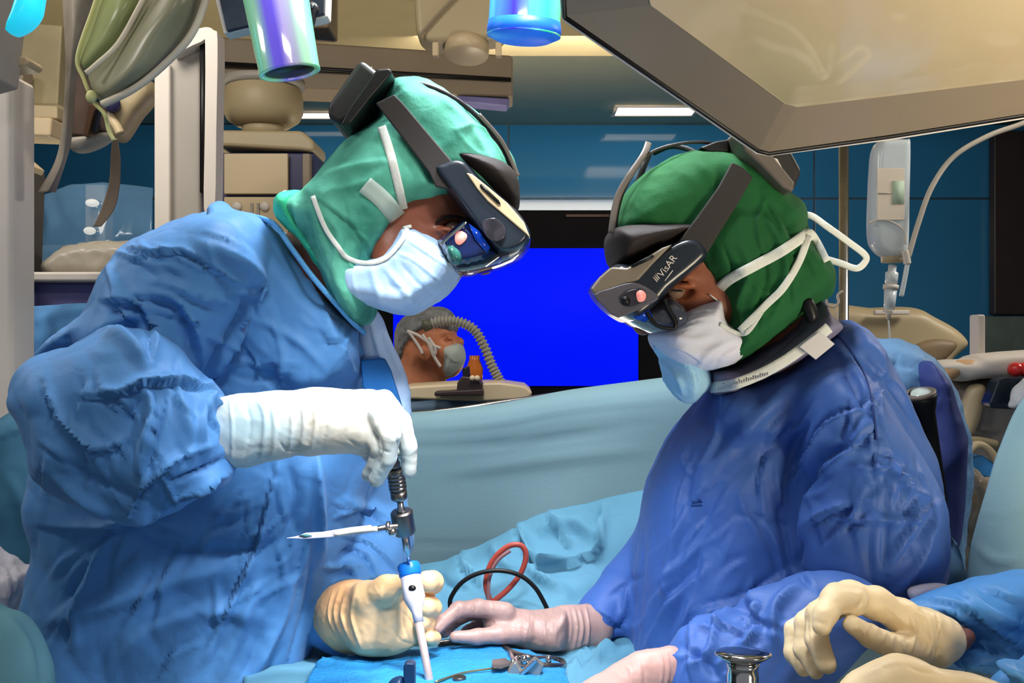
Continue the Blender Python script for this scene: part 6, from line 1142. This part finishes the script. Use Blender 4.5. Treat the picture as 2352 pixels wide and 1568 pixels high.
# ------------------------------------------------------------------ drapes around the field
def drapes():
    t = sheet('drape_screen', [[(640, 930, 2.05), (935, 946, 2.0), (1120, 930, 1.95), (1300, 897, 1.9), (1520, 868, 1.86), (1800, 838, 1.84)],
                               [(640, 960, 1.98), (935, 972, 1.93), (1120, 960, 1.88), (1300, 930, 1.84), (1520, 905, 1.8), (1800, 880, 1.78)],
                               [(640, 1100, 1.95), (935, 1100, 1.9), (1120, 1100, 1.86), (1300, 1070, 1.82), (1520, 1050, 1.78), (1800, 1040, 1.76)],
                               [(640, 1250, 1.93), (935, 1250, 1.88), (1120, 1250, 1.84), (1300, 1240, 1.8), (1520, 1220, 1.76), (1800, 1200, 1.74)],
                               [(640, 1380, 1.92), (935, 1380, 1.87), (1120, 1380, 1.84), (1300, 1380, 1.8), (1520, 1380, 1.76), (1800, 1380, 1.74)]],
              M['cloth_teal'], None, 14, [([(900, 990), (1100, 978), (1300, 950), (1560, 915)], 5, 4, 's'), ([(900, 1030), (1200, 1016), (1500, 970)], 9, 4, 'c'), ([(930, 1250), (1200, 1248)], 3, 2.5, 'c'), ([(1000, 1090), (1300, 1050), (1500, 1030)], 16, 4, 'r')], [(2.5, 3, 2)], 0.0015)
    tag(t, 'smooth pale teal drape screen stretched between the two surgeons', 'drape')
    # frame that carries the screen
    f = thing('screen_rail', 'thin steel rail carrying the upper edge of the pale teal drape screen', 'rail', P(1200, 930, 2.02))
    MB().tube(PP([(640, 936, 2.07), (935, 952, 2.02), (1300, 904, 1.92), (1800, 845, 1.86)]), 0.006, 10).build('rail', M['steel'], f)
    for x, d in ((660, 2.07), (1790, 1.865)):
        c = P(x, 940 if x < 1000 else 850, d); MB().cyl((c.x, c.y, 0), c, 0.012).build('upright', M['steel'], f)
    fb = [([(1060, 1268), (1070, 1310), (1130, 1360)], 9, 14, 's'), ([(1190, 1200), (1196, 1230), (1230, 1290), (1310, 1286)], 9, 16, 's'), ([(1262, 1176), (1270, 1210), (1330, 1280)], 7, 12, 's'), ([(1390, 1160), (1384, 1210), (1370, 1280)], 6, 12, 'r'),
          ([(1200, 1310), (1290, 1300), (1360, 1276), (1380, 1250)], 9, 12, 's'), ([(1210, 1310), (1260, 1340), (1310, 1360)], 10, 9, 'r'), ([(1000, 1310), (1030, 1340), (1080, 1350)], 9, 7, 'c'), ([(1130, 1250), (1160, 1300), (1200, 1310)], 10, 8, 'r'),
          ([(1250, 1220), (1320, 1210), (1370, 1230)], 12, 9, 'r'), ([(1310, 1400), (1330, 1370), (1420, 1350)], 14, 8, 'c'), ([(720, 1500), (860, 1520), (1000, 1505)], 9, 6, 's'), ([(820, 1510), (830, 1540), (840, 1568)], 3, 3, 'k'), ([(1010, 1500), (1100, 1520), (1200, 1510)], 7, 5, 'r'), ([(1000, 1490), (1160, 1484), (1200, 1500)], 6, 5, 's'),
          ([(1310, 1568), (1330, 1520), (1360, 1490)], 8, 9, 's'), ([(1360, 1530), (1380, 1500), (1420, 1490)], 8, 8, 'r')]
    t = sheet('blue_drape', [[(560, 1290, 1.86), (800, 1290, 1.82), (965, 1296, 1.74), (1060, 1262, 1.70), (1190, 1196, 1.68), (1262, 1172, 1.67), (1390, 1146, 1.66), (1500, 1116, 1.65), (1640, 1100, 1.65)],
                             [(560, 1330, 1.72), (800, 1330, 1.70), (965, 1330, 1.62), (1060, 1310, 1.60), (1190, 1260, 1.60), (1262, 1240, 1.59), (1390, 1220, 1.58), (1500, 1200, 1.58), (1640, 1180, 1.58)],
                             [(560, 1400, 1.62), (800, 1400, 1.58), (965, 1400, 1.54), (1060, 1390, 1.52), (1190, 1370, 1.52), (1262, 1360, 1.52), (1390, 1340, 1.52), (1500, 1320, 1.52), (1640, 1300, 1.54)],
                             [(560, 1470, 1.46), (800, 1476, 1.42), (965, 1486, 1.39), (1060, 1486, 1.38), (1190, 1484, 1.38), (1262, 1480, 1.38), (1390, 1470, 1.40), (1500, 1460, 1.42), (1640, 1440, 1.5)],
                             [(560, 1540, 1.26), (800, 1540, 1.26), (965, 1545, 1.25), (1060, 1545, 1.25), (1190, 1545, 1.25), (1262, 1545, 1.25), (1390, 1545, 1.25), (1500, 1545, 1.25), (1640, 1545, 1.30)],
                             [(560, 1700, 1.0), (800, 1700, 1.0), (965, 1700, 1.0), (1060, 1700, 1.0), (1190, 1700, 1.0), (1262, 1700, 1.0), (1390, 1700, 1.0), (1500, 1700, 1.0), (1640, 1700, 1.0)]],
              M['cloth_blue'], None, 12, [(p, w * 1.0, h * 2.6, k) for p, w, h, k in fb], [(4.5, 12, 12, (1, 1, 1), 1), (11, 3, 8, (1, 1, 1), 1)], 0.0015)
    globals()['DRAPE'] = t
    tag(t, 'crumpled blue drape over the operating field, rising in folds towards the screen', 'drape')
    t = sheet('incise_film', [[(740, 1520, 1.29), (850, 1514, 1.30), (960, 1500, 1.33), (1060, 1492, 1.34), (1160, 1494, 1.33), (1250, 1516, 1.30), (1300, 1540, 1.26)], [(720, 1545, 1.22), (840, 1540, 1.23), (950, 1530, 1.24), (1060, 1526, 1.25), (1160, 1530, 1.24), (1250, 1545, 1.22), (1300, 1560, 1.2)], [(690, 1610, 1.1), (800, 1605, 1.1), (900, 1600, 1.1), (1060, 1600, 1.1), (1160, 1600, 1.1), (1250, 1610, 1.1), (1330, 1620, 1.1)]],
              M['cloth_cyan'], None, 12, [([(980, 1500), (1080, 1494), (1180, 1500), (1260, 1530)], 5, 5, 'r'), ([(1000, 1540), (1080, 1530), (1140, 1545)], 5, 3, 's')], [(30, 3, 3)], 0.001)
    for v in t.data.vertices: v.co.z += 0.006
    globals()['FILM'] = t
    tag(t, 'glossy bright blue film spread over the field in front of the guide handle', 'film')
    # operating table below
    o = thing('operating_table', 'operating table hidden under the blue drapes between the surgeons', 'table', (0.0, 1.5, 0))
    MB().box((-0.22, 1.05, 0.86), (0.12, 1.8, 0.94)).build('table_top', M['greyp'], o, bevel=0.01)
    MB().box((-0.20, 1.08, 0.94), (0.10, 1.78, 0.98)).build('mattress', M['black'], o, bevel=0.02)
    MB().box((-0.12, 1.35, 0.08), (0.06, 1.6, 0.86)).build('table_column', M['steel'], o, bevel=0.01)
    MB().box((-0.2, 1.15, 0.0), (0.12, 1.78, 0.08)).build('table_foot', M['greyp'], o, bevel=0.02)
    # dark teal drapes on the left
    s = Sdf(0.006); s.infl([(-120, 1010), (0, 965), (60, 935), (100, 960), (130, 1100), (112, 1220), (90, 1310), (40, 1308), (0, 1270), (-120, 1240)], 1.62, 0.08, 0.05)
    o = organic('draped_table_end', s, mat('dark_teal_cloth', (54, 104, 130), 0.75, bump=0.1, bscale=300), None, [([(0, 1010), (60, 985), (110, 990)], 7, 7, 's'), ([(10, 1080), (50, 1160), (60, 1240)], 14, 6, 'r')], [(6, 6, 4)])
    tag(o, 'dark teal cloth covered shape behind the left surgeon sleeve', 'cover')
    s = Sdf(0.004); s.infl([(-60, 1250), (0, 1270), (40, 1300), (78, 1312), (64, 1350), (40, 1400), (10, 1412), (-60, 1420)], 1.5, 0.05, 0.035)
    o = organic('white_cloth', s, mat('greyish_white_cloth', (190, 188, 200), 0.7, var=0.1), None, [([(0, 1300), (20, 1340), (10, 1400)], 6, 10, 'r'), ([(40, 1320), (30, 1350), (20, 1380)], 5, 9, 's')], [(24, 7, 3)])
    tag(o, 'crumpled white cloth lying at the left edge behind the gown', 'cloth')
    s = Sdf(0.005); s.infl([(-80, 1410), (0, 1402), (40, 1416), (70, 1450), (96, 1510), (110, 1600), (120, 1900), (-80, 1900)], 1.12, 0.06, 0.05)
    o = organic('teal_drape', s, mat('grey_teal_cloth', (98, 150, 164), 0.8, bump=0.1, bscale=300), None, [([(20, 1420), (60, 1480), (80, 1568)], 10, 5, 'r')], [(6, 4, 9)])
    tag(o, 'rounded grey-teal drape in the lower left corner', 'drape')
    # right side drapes
    t = sheet('teal_side_drape', [[(2440, 840, 1.3), (2540, 830, 1.3), (2640, 820, 1.32)], [(2346, 920, 1.3), (2440, 920, 1.27), (2560, 920, 1.3)], [(2300, 1020, 1.3), (2420, 1020, 1.26), (2560, 1020, 1.3)], [(2262, 1140, 1.3), (2380, 1140, 1.26), (2560, 1140, 1.3)], [(2232, 1260, 1.3), (2360, 1270, 1.25), (2560, 1270, 1.3)], [(2216, 1400, 1.28), (2360, 1410, 1.22), (2560, 1420, 1.25)], [(2216, 1560, 1.28), (2360, 1560, 1.22), (2560, 1560, 1.25)]],
              M['cloth_teal'], None, 12, [([(2250, 1180), (2310, 1190), (2352, 1160)], 5, 4, 's'), ([(2240, 1250), (2290, 1290), (2352, 1280)], 9, 5, 'r')], [(6, 5, 7)])
    tag(t, 'pale teal drape hanging down along the right edge of the photo', 'drape')
    # rail that the side drape hangs from
    m = thing('drape_stand', 'steel stand holding the pale teal drape, outside the right edge', 'stand', (P(2540, 0, 1.33).x, 1.33, 0))
    c = P(2540, 826, 1.33); MB().cyl((c.x, 1.33, 0.03), (c.x, 1.33, c.z), 0.012).build('stand_pole', M['steel'], m)
    MB().tube([P(2430, 838, 1.33), P(2540, 826, 1.33), P(2650, 814, 1.33)], 0.007, 10).build('stand_rail', M['steel'], m)
    MB().cyl((c.x, 1.33, 0), (c.x, 1.33, 0.03), 0.16).build('stand_foot', M['greyp'], m)
drapes()

# ------------------------------------------------------------------ third person: gloved hands and sleeve at the lower right
def third_person():
    d = 0.98
    t = thing('person', 'person cut off by the right edge with yellowish gloved hands and blue sleeves', 'person', (P(2700, 0, 1.05).x, 1.05, 0))
    s = Sdf(0.006); s.ell((0.98, 1.05, 1.62), (0.08, 0.095, 0.115), 0.0); s.cap((0.99, 1.07, 1.52), (1.0, 1.08, 1.38), 0.055, 0.06, 0.03); s.cap((0.93, 1.08, 1.33), (1.12, 1.08, 1.33), 0.09, 0.09, 0.04)
    s.cap((1.0, 1.08, 1.3), (1.02, 1.08, 0.85), 0.12, 0.12, 0.04); s.cap((0.9, 1.05, 1.62), (0.885, 1.045, 1.60), 0.012, 0.014, 0.01)
    for dx in (-0.09, 0.09): s.cap((1.02 + dx, 1.08, 0.85), (1.02 + dx, 1.08, 0.1), 0.075, 0.045, 0.03)
    organic('body', s, M['skinlight'], t)
    h = Sdf(0.006); h.ell((0.99, 1.055, 1.66), (0.092, 0.105, 0.09), 0.0); organic('hair_cover', h, M['hoodR'], t)
    g = Sdf(0.005)
    g.cap((1.0, 1.08, 1.34), (1.02, 1.08, 0.55), 0.15, 0.2, 0.05); g.cap((0.9, 1.1, 1.34), (0.82, 1.06, 1.24), 0.085, 0.075, 0.05)
    g.infl([(2080, 1420), (2060, 1396), (2130, 1372), (2200, 1346), (2270, 1330), (2400, 1300), (2520, 1300), (2540, 1500), (2420, 1540), (2352, 1530), (2280, 1545), (2200, 1530), (2190, 1500), (2230, 1462), (2190, 1430), (2150, 1412)], 1.12, 0.045, 0.035, 0.01)
    g.chain([(2420, 1560, 1.0, 60), (2330, 1600, 0.97, 60)], 0.02); g.chain([(2420, 1560, 1.0, 60), (2600, 1400, 1.05, 90)], 0.03)
    g.infl([(2285, 1520), (2300, 1508), (2352, 1512), (2420, 1520), (2420, 1640), (2340, 1620), (2320, 1568), (2296, 1545)], 0.94, 0.02, 0.02, 0.005)
    fo = [([(2130, 1375), (2220, 1400), (2300, 1460), (2352, 1500)], 10, 14, 's'), ([(2200, 1350), (2260, 1400), (2352, 1440)], 10, 12, 'r'), ([(2150, 1400), (2210, 1420), (2240, 1470), (2320, 1490)], 7, 12, 's'), ([(2100, 1390), (2140, 1400), (2180, 1440)], 7, 9, 'c'), ([(2240, 1340), (2300, 1370), (2352, 1380)], 9, 9, 's'),
          ([(2230, 1480), (2280, 1500), (2352, 1510)], 8, 8, 'c'), ([(2290, 1525), (2320, 1540), (2352, 1550)], 5, 5, 'r')]
    organic('gown', g, mat('clear_blue_gown', (74, 138, 204), 0.5, var=0.08, vscale=6, bump=0.1, bscale=300, crease=0.25, cscale=16), t, fo, [(8, 6, 31, (1, 1, 1), 1), (18, 3.5, 32, (1, 1, 1), 1)])
    g = Sdf(0.003); g.infl([(2084, 1352), (2140, 1338), (2176, 1342), (2196, 1354), (2180, 1372), (2130, 1366), (2100, 1384)], 1.16, 0.012, 0.012); organic('cuff_lining', g, mat('pale_lining', (196, 196, 220), 0.6), t)
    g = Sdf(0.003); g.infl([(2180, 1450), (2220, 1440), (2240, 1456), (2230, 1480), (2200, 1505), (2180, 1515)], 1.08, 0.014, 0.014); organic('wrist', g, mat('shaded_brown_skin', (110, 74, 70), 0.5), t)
    k = Sdf(0.0018); gd = d
    # arched hand: wrist, palm, four hanging fingers, thumb
    k.chain([(2170, 1470, gd + 0.05, 46), (2120, 1446, gd + 0.04, 40), (2070, 1414, gd + 0.03, 33), (2010, 1384, gd + 0.022, 31), (1955, 1370, gd + 0.01, 30), (1920, 1368, gd, 30)], 0.014, flat=((0, 1, 0), 0.9))
    k.infl([(2060, 1400), (2120, 1398), (2176, 1420), (2192, 1450), (2180, 1500), (2160, 1528), (2110, 1520), (2060, 1470)], gd + 0.055, 0.036, 0.03, 0.012)
    k.chain([(1960, 1380, gd - 0.01, 34), (1918, 1376, gd - 0.024, 30), (1896, 1410, gd - 0.036, 25), (1888, 1438, gd - 0.04, 21)], 0.006)            # index, tip folded in
    k.chain([(1930, 1384, gd + 0.004, 32), (1880, 1410, gd - 0.004, 28), (1876, 1470, gd - 0.014, 25), (1898, 1524, gd - 0.022, 23)], 0.0035)          # middle
    k.chain([(1905, 1392, gd + 0.03, 30), (1852, 1430, gd + 0.022, 26), (1846, 1490, gd + 0.012, 23), (1874, 1540, gd + 0.002, 19)], 0.0035)            # ring
    k.chain([(1885, 1404, gd + 0.05, 28), (1826, 1446, gd + 0.046, 23), (1822, 1500, gd + 0.036, 20), (1846, 1536, gd + 0.024, 17)], 0.0035)            # little
    k.chain([(2110, 1490, gd + 0.03, 38), (2050, 1484, gd + 0.004, 29), (1998, 1460, gd - 0.016, 25), (1956, 1434, gd - 0.03, 21)], 0.004)        # thumb
    AFH = auto_folds(2080, 1410, 2170, 1520, 80, 30, 12, 60, 3, 1.8, 61) + auto_folds(1980, 1430, 2080, 1500, 65, 12, 12, 34, 2, 1.0, 62)
    kf = AFH + [([(1985, 1362), (1975, 1390), (1950, 1402)], 4, 2, 'c'), ([(1930, 1400), (1960, 1404), (1980, 1380)], 4, 3, 'c'), ([(2000, 1430), (1990, 1446), (1984, 1462)], 3, 1.3, 'k'), ([(2020, 1436), (2008, 1456), (2004, 1474)], 3, 1.3, 'k'), ([(2040, 1442), (2030, 1464), (2026, 1482)], 3, 1.3, 'k'), ([(2060, 1450), (2048, 1474), (2046, 1496)], 3, 1.3, 'k'),
          ([(1852, 1400), (1856, 1450), (1862, 1490)], 2.5, 2, 'c'), ([(2090, 1410), (2100, 1450), (2090, 1500)], 5, 3, 'r'), ([(2130, 1410), (2140, 1460), (2130, 1510)], 5, 3, 'r'), ([(2156, 1420), (2160, 1460), (2150, 1510)], 4, 3, 'c'), ([(1874, 1424), (1888, 1432), (1900, 1430)], 2.5, 1.0, 'c'), ([(2000, 1370), (2050, 1404), (2090, 1440)], 4, 1.4, 'k'), ([(1878, 1510), (1890, 1516), (1902, 1514)], 2, 0.8, 'c')]
    organic('glove', k, M['gloveY'], t, kf, [(40, 0.7, 8), (90, 0.4, 4)], rel=2)
    k = Sdf(0.0018); gd = 0.90
    k.infl([(1935, 1566), (1980, 1532), (2030, 1510), (2062, 1500), (2110, 1512), (2160, 1536), (2240, 1548), (2320, 1580), (2400, 1640), (2380, 1700), (2200, 1700), (1980, 1660), (1920, 1620)], gd, 0.022, 0.03, 0.0, sm=3)
    k.chain([(2300, 1620, gd + 0.02, 50), (2380, 1650, gd + 0.04, 50)], 0.01)
    for i, (a, b) in enumerate((((1960, 1580), (1880, 1640)), ((1960, 1610), (1880, 1680)), ((1980, 1640), (1900, 1710)), ((2010, 1660), (1950, 1730)))):
        k.chain([(2040, 1580 + i * 24, gd, 26), (*a, gd - 0.004, 22), (*b, gd - 0.01, 18)], 0.004)
    k.chain([(2120, 1640, gd - 0.015, 28), (2060, 1690, gd - 0.02, 23), (2010, 1720, gd - 0.02, 18)], 0.005)
    kf = [([(1950, 1560), (2000, 1530), (2040, 1536)], 5, 1.6, 'c'), ([(2080, 1524), (2110, 1540), (2150, 1548)], 5, 1.4, 'c'), ([(1990, 1550), (2040, 1524), (2080, 1520)], 6, 1.2, 'r')]
    organic('glove', k, M['gloveY'], t, kf, [(40, 0.6, 8)], rel=2)
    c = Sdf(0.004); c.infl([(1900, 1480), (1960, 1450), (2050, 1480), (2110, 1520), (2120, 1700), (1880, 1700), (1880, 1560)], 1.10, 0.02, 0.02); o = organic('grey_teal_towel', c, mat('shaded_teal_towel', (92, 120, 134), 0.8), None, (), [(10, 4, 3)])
    tag(o, 'grey-teal towel seen between the thumb and fingers of the yellowish gloved hand', 'towel')
third_person()

# ------------------------------------------------------------------ instruments
def instruments():
    # driver held upright
    A = P(897, 1010, 1.15); B = P(940, 1292, 1.19); ax = (B - A).normalized(); L = (B - A).length; k = 1.17 / F
    def q(y): return (y - 1010) * k
    t = thing('surgical_driver', 'steel surgical driver with ribbed shaft and round coupling held upright by the left surgeon', 'driver', A)
    MB().lathe([(12 * k, q(985)), (13 * k, q(1035)), (11 * k, q(1060)), (14 * k, q(1066)), (14 * k, q(1080))], A, ax, 28).build('handle_neck', M['darksteel'], t)
    prof = [(17 * k, q(1080)), (20 * k, q(1086))]
    y = 1088
    while y < 1128: prof += [(20.5 * k, q(y)), (20.5 * k, q(y + 4.5)), (17 * k, q(y + 5.5)), (17 * k, q(y + 8))]; y += 9
    prof += [(19 * k, q(1131)), (19.5 * k, q(1152)), (14 * k, q(1157)), (8 * k, q(1160))]
    MB().lathe(prof, A, ax, 32).build('ribbed_chuck', M['darksteel'], t)
    MB().lathe([(7 * k, q(1156)), (8 * k, q(1176)), (12 * k, q(1180)), (12 * k, q(1186))], A, ax, 20).build('upper_shaft', M['steel'], t)
    MB().lathe([(22 * k, q(1184)), (26 * k, q(1188)), (26.5 * k, q(1236)), (23 * k, q(1242)), (14 * k, q(1246))], A, ax, 36).build('coupling', mat('matte_steel', (128, 122, 120), 0.35, 1.0), t, bevel=0.0004)
    MB().lathe([(6 * k, q(1244)), (9.5 * k, q(1250)), (9.5 * k, q(1286)), (5 * k, q(1296)), (5 * k, q(1312))], A, ax, 20).build('lower_shaft', M['steel'], t)
    MB().tube(PP([(914, 1208, 1.13), (892, 1210, 1.125), (866, 1214, 1.12)]), 0.0032, 12).build('side_pin', M['darksteel'], t)
    MB().lathe([(13 * k, 0), (13 * k, 8 * k), (7 * k, 10 * k)], P(896, 1210, 1.125), (-1, 0, 0), 20).build('pin_collar', M['steel'], t)
    MB().sphere(P(902, 1222, 1.12), 0.005).build('pin_ball', M['chrome'], t)
    MB().tube(PP([(868, 1214, 1.12), (820, 1218, 1.12), (770, 1226, 1.12)]), 0.0052, 14, 4, sq=0.6).build('side_handle', M['white'], t)
    g = [P(*p, 1.12) for p in ((852, 1206), (800, 1212), (740, 1222), (702, 1224), (680, 1232), (656, 1236), (700, 1238), (760, 1234), (820, 1228), (856, 1222))]
    MB().plate(g, 0.004).build('pale_tag_strip', mat('pale_lilac_strip', (206, 204, 228), 0.4), t, bevel=0.001)
    MB().plate(PP([(686, 1229), (704, 1226), (716, 1230), (700, 1234)], 1.119), 0.001).build('strip_print', mat('print_teal', (70, 130, 130), 0.6), t)
    # guide held by the lower hand
    A = P(938, 1296, 1.205); B = P(1004, 1660, 1.135); ax = (B - A).normalized(); k = 1.215 / F
    t = thing('drill_guide', 'pale grey guide with bright blue ring and slim tube gripped in the lower glove', 'guide', A)
    MB().lathe([(22 * k, -3 * k), (25 * k, 0), (26 * k, 4 * k), (26 * k, 24 * k), (23 * k, 28 * k)], A, ax, 36).build('blue_ring', mat('bright_blue_ring', (24, 118, 224), 0.3, coat=0.4), t)
    MB().lathe([(23 * k, 26 * k), (24 * k, 60 * k), (25 * k, 76 * k), (17 * k, 96 * k), (12 * k, 108 * k), (11 * k, 130 * k)], A, ax, 36).build('grip_body', mat('pale_grey_grip', (202, 202, 214), 0.4), t)
    c = A + ax * 58 * k; MB().lathe([(6.5 * k, 0), (6.5 * k, 1.5 * k)], c + (Vector((0.12, -1, 0)) - ax * Vector((0.12, -1, 0)).dot(ax)).normalized() * 24.0 * k, Vector((0.12, -1, 0)) - ax * Vector((0.12, -1, 0)).dot(ax), 20, sq=1.3).build('grip_hole', M['black'], t)
    MB().lathe([(9.5 * k, 120 * k), (9 * k, 200 * k), (9.5 * k, 400 * k)], A, ax, 24).build('guide_tube', mat('pinkish_steel_tube', (214, 196, 192), 0.3, 0.5), t)
    # cables
    t = thing('red_cable', 'coiled red cable loop standing up behind the gloved hands', 'cable', P(1150, 1400, 1.52))
    MB().tube(PP([(1128, 1386), (1116, 1340), (1130, 1290), (1164, 1256), (1196, 1252), (1208, 1276), (1196, 1316), (1166, 1354), (1130, 1384), (1120, 1400)], 1.48), 0.0042, 12, 8).build('cable_loop', mat('red_brown_cable', (176, 74, 62), 0.4, var=0.15), t)
    MB().tube(PP([(1122, 1382), (1124, 1330), (1142, 1288), (1172, 1264)], 1.474), 0.0028, 10, 8).build('cable_strand', mat('grey_red_cable', (150, 110, 112), 0.4), t)
    t = thing('black_cable', 'thin black cable arching over the blue drape behind the hands', 'cable', P(1150, 1420, 1.5))
    MB().tube(PP([(1034, 1395), (1036, 1372), (1060, 1338), (1100, 1316), (1150, 1310), (1196, 1322), (1228, 1348), (1248, 1380), (1262, 1412), (1268, 1440)], 1.46), 0.0034, 12, 8).build('cable_run', M['black'], t)
    # dark posts at the lower edge
    t = thing('dark_post', 'short dark blue upright post at the lower edge, left of the guide tube', 'post', P(940, 1600, 1.16))
    MB().slab([(928, 1524), (934, 1518), (950, 1518), (954, 1524), (954, 1640), (928, 1640)], 1.13, 0.008).build('post_blade', mat('ink_blue_plastic', (14, 42, 74), 0.4), t, bevel=0.002)
    q_ = Sdf(0.002); q_.infl([(888, 1580), (896, 1562), (912, 1554), (928, 1558), (932, 1620), (888, 1620)], 1.13, 0.014, 0.012); organic('post_knob', q_, mat('ink_blue_plastic', (14, 42, 74)), t)
    t = thing('steel_cap', 'small round steel cap at the lower edge, right of the guide tube', 'cap', P(1054, 1600, 1.15)); k = 1.15 / F
    MB().lathe([(15 * k, 0), (16 * k, -3 * k), (16 * k, -70 * k)], P(1055, 1553, 1.15), (0, 0, 1), 28).build('cap_body', M['darksteel'], t, bevel=0.0006)
    # retractor frame, rods, clamps
    on = Surf([DRAPE, FILM])
    def L(pts, up=0.014): return [P(x, y, on.at(x, y, 1.25, up)) for x, y in [p[:2] for p in pts]]
    t = thing('retractor_frame', 'dark curved retractor frame ring lying on the drape under the gloved hands', 'retractor', P(1150, 1500, 1.32))
    MB().tube(L([(1006, 1478, 1.37), (1040, 1474, 1.36), (1090, 1474, 1.35), (1140, 1480, 1.33), (1180, 1500, 1.3), (1220, 1512, 1.28), (1270, 1514, 1.27), (1292, 1520, 1.26), (1288, 1530, 1.25), (1240, 1528, 1.25), (1190, 1520, 1.26)]), 0.0044, 12, 8).build('frame_ring', M['darksteel'], t)
    MB().tube(L([(1160, 1480, 1.3), (1172, 1500, 1.27), (1182, 1522, 1.24)]), 0.0032, 10, 4).build('frame_rod', M['steel'], t)
    MB().tube(L([(1184, 1512, 1.27), (1200, 1506, 1.265), (1222, 1510, 1.26), (1238, 1522, 1.255), (1216, 1532, 1.25), (1190, 1526, 1.25), (1184, 1512, 1.25)]), 0.003, 10).build('clamp_ring', M['chrome'], t)
    MB().plate(L([(1130, 1520), (1160, 1516), (1176, 1526), (1150, 1536), (1130, 1532)], 0.03), 0.01).build('clamp_block', M['steel'], t, bevel=0.001)
    for (x, y, r) in ((1204, 1518, 8), (1260, 1518, 7), (1178, 1526, 6)): MB().lathe([(r * 0.0005, 0), (r * 0.0006, 0.004), (r * 0.0004, 0.009)], L([(x, y + 4)], 0.02)[0], (0, 0, 1), 16).build('clamp_screw', M['chrome'], t)
    MB().slab([(1150, 1568), (1176, 1522), (1184, 1516), (1200, 1540), (1228, 1508), (1250, 1524), (1236, 1560), (1210, 1600), (1150, 1600)], 1.19, 0.006).build('retractor_blade', mat('dull_grey_metal', (150, 148, 142), 0.35, 0.7), t, bevel=0.002)
    MB().slab([(1192, 1546), (1228, 1512), (1236, 1516), (1200, 1552)], 1.181, 0.003).build('blade_highlight_strip', M['steel'], t, bevel=0.001)  # steel strip put on the blade for its highlight
    t = thing('thin_rod', 'thin brass coloured rod lying across the bright blue film', 'rod', P(1080, 1550, 1.2))
    MB().tube(L([(1000, 1566, 1.19), (1060, 1546, 1.2), (1120, 1536, 1.205), (1176, 1530, 1.21)]), 0.0014, 8).build('rod_shaft', mat('brassy_metal', (170, 156, 116), 0.3, 0.9), t)
    # big chrome knob in front
    d = 0.92; k = d / F; c = P(1706, 1500, d)
    t = thing('chrome_knob', 'polished chrome mushroom shaped knob on a thick post at the lower edge', 'knob', (c.x, c.y, c.z - 0.05))
    MB().lathe([(2 * k, 7 * k), (40 * k, 6.5 * k), (60 * k, 4 * k), (65 * k, 0), (62 * k, -5 * k), (50 * k, -12 * k), (38 * k, -20 * k)], c, (0, 0.1, 1), 48).build('knob_top', M['chrome'], t)
    MB().lathe([(38 * k, -19 * k), (36 * k, -30 * k), (34 * k, -36 * k), (36 * k, -50 * k), (36 * k, -200 * k)], c, (0, 0.02, 1), 40).build('knob_post', M['chrome'], t)
instruments()
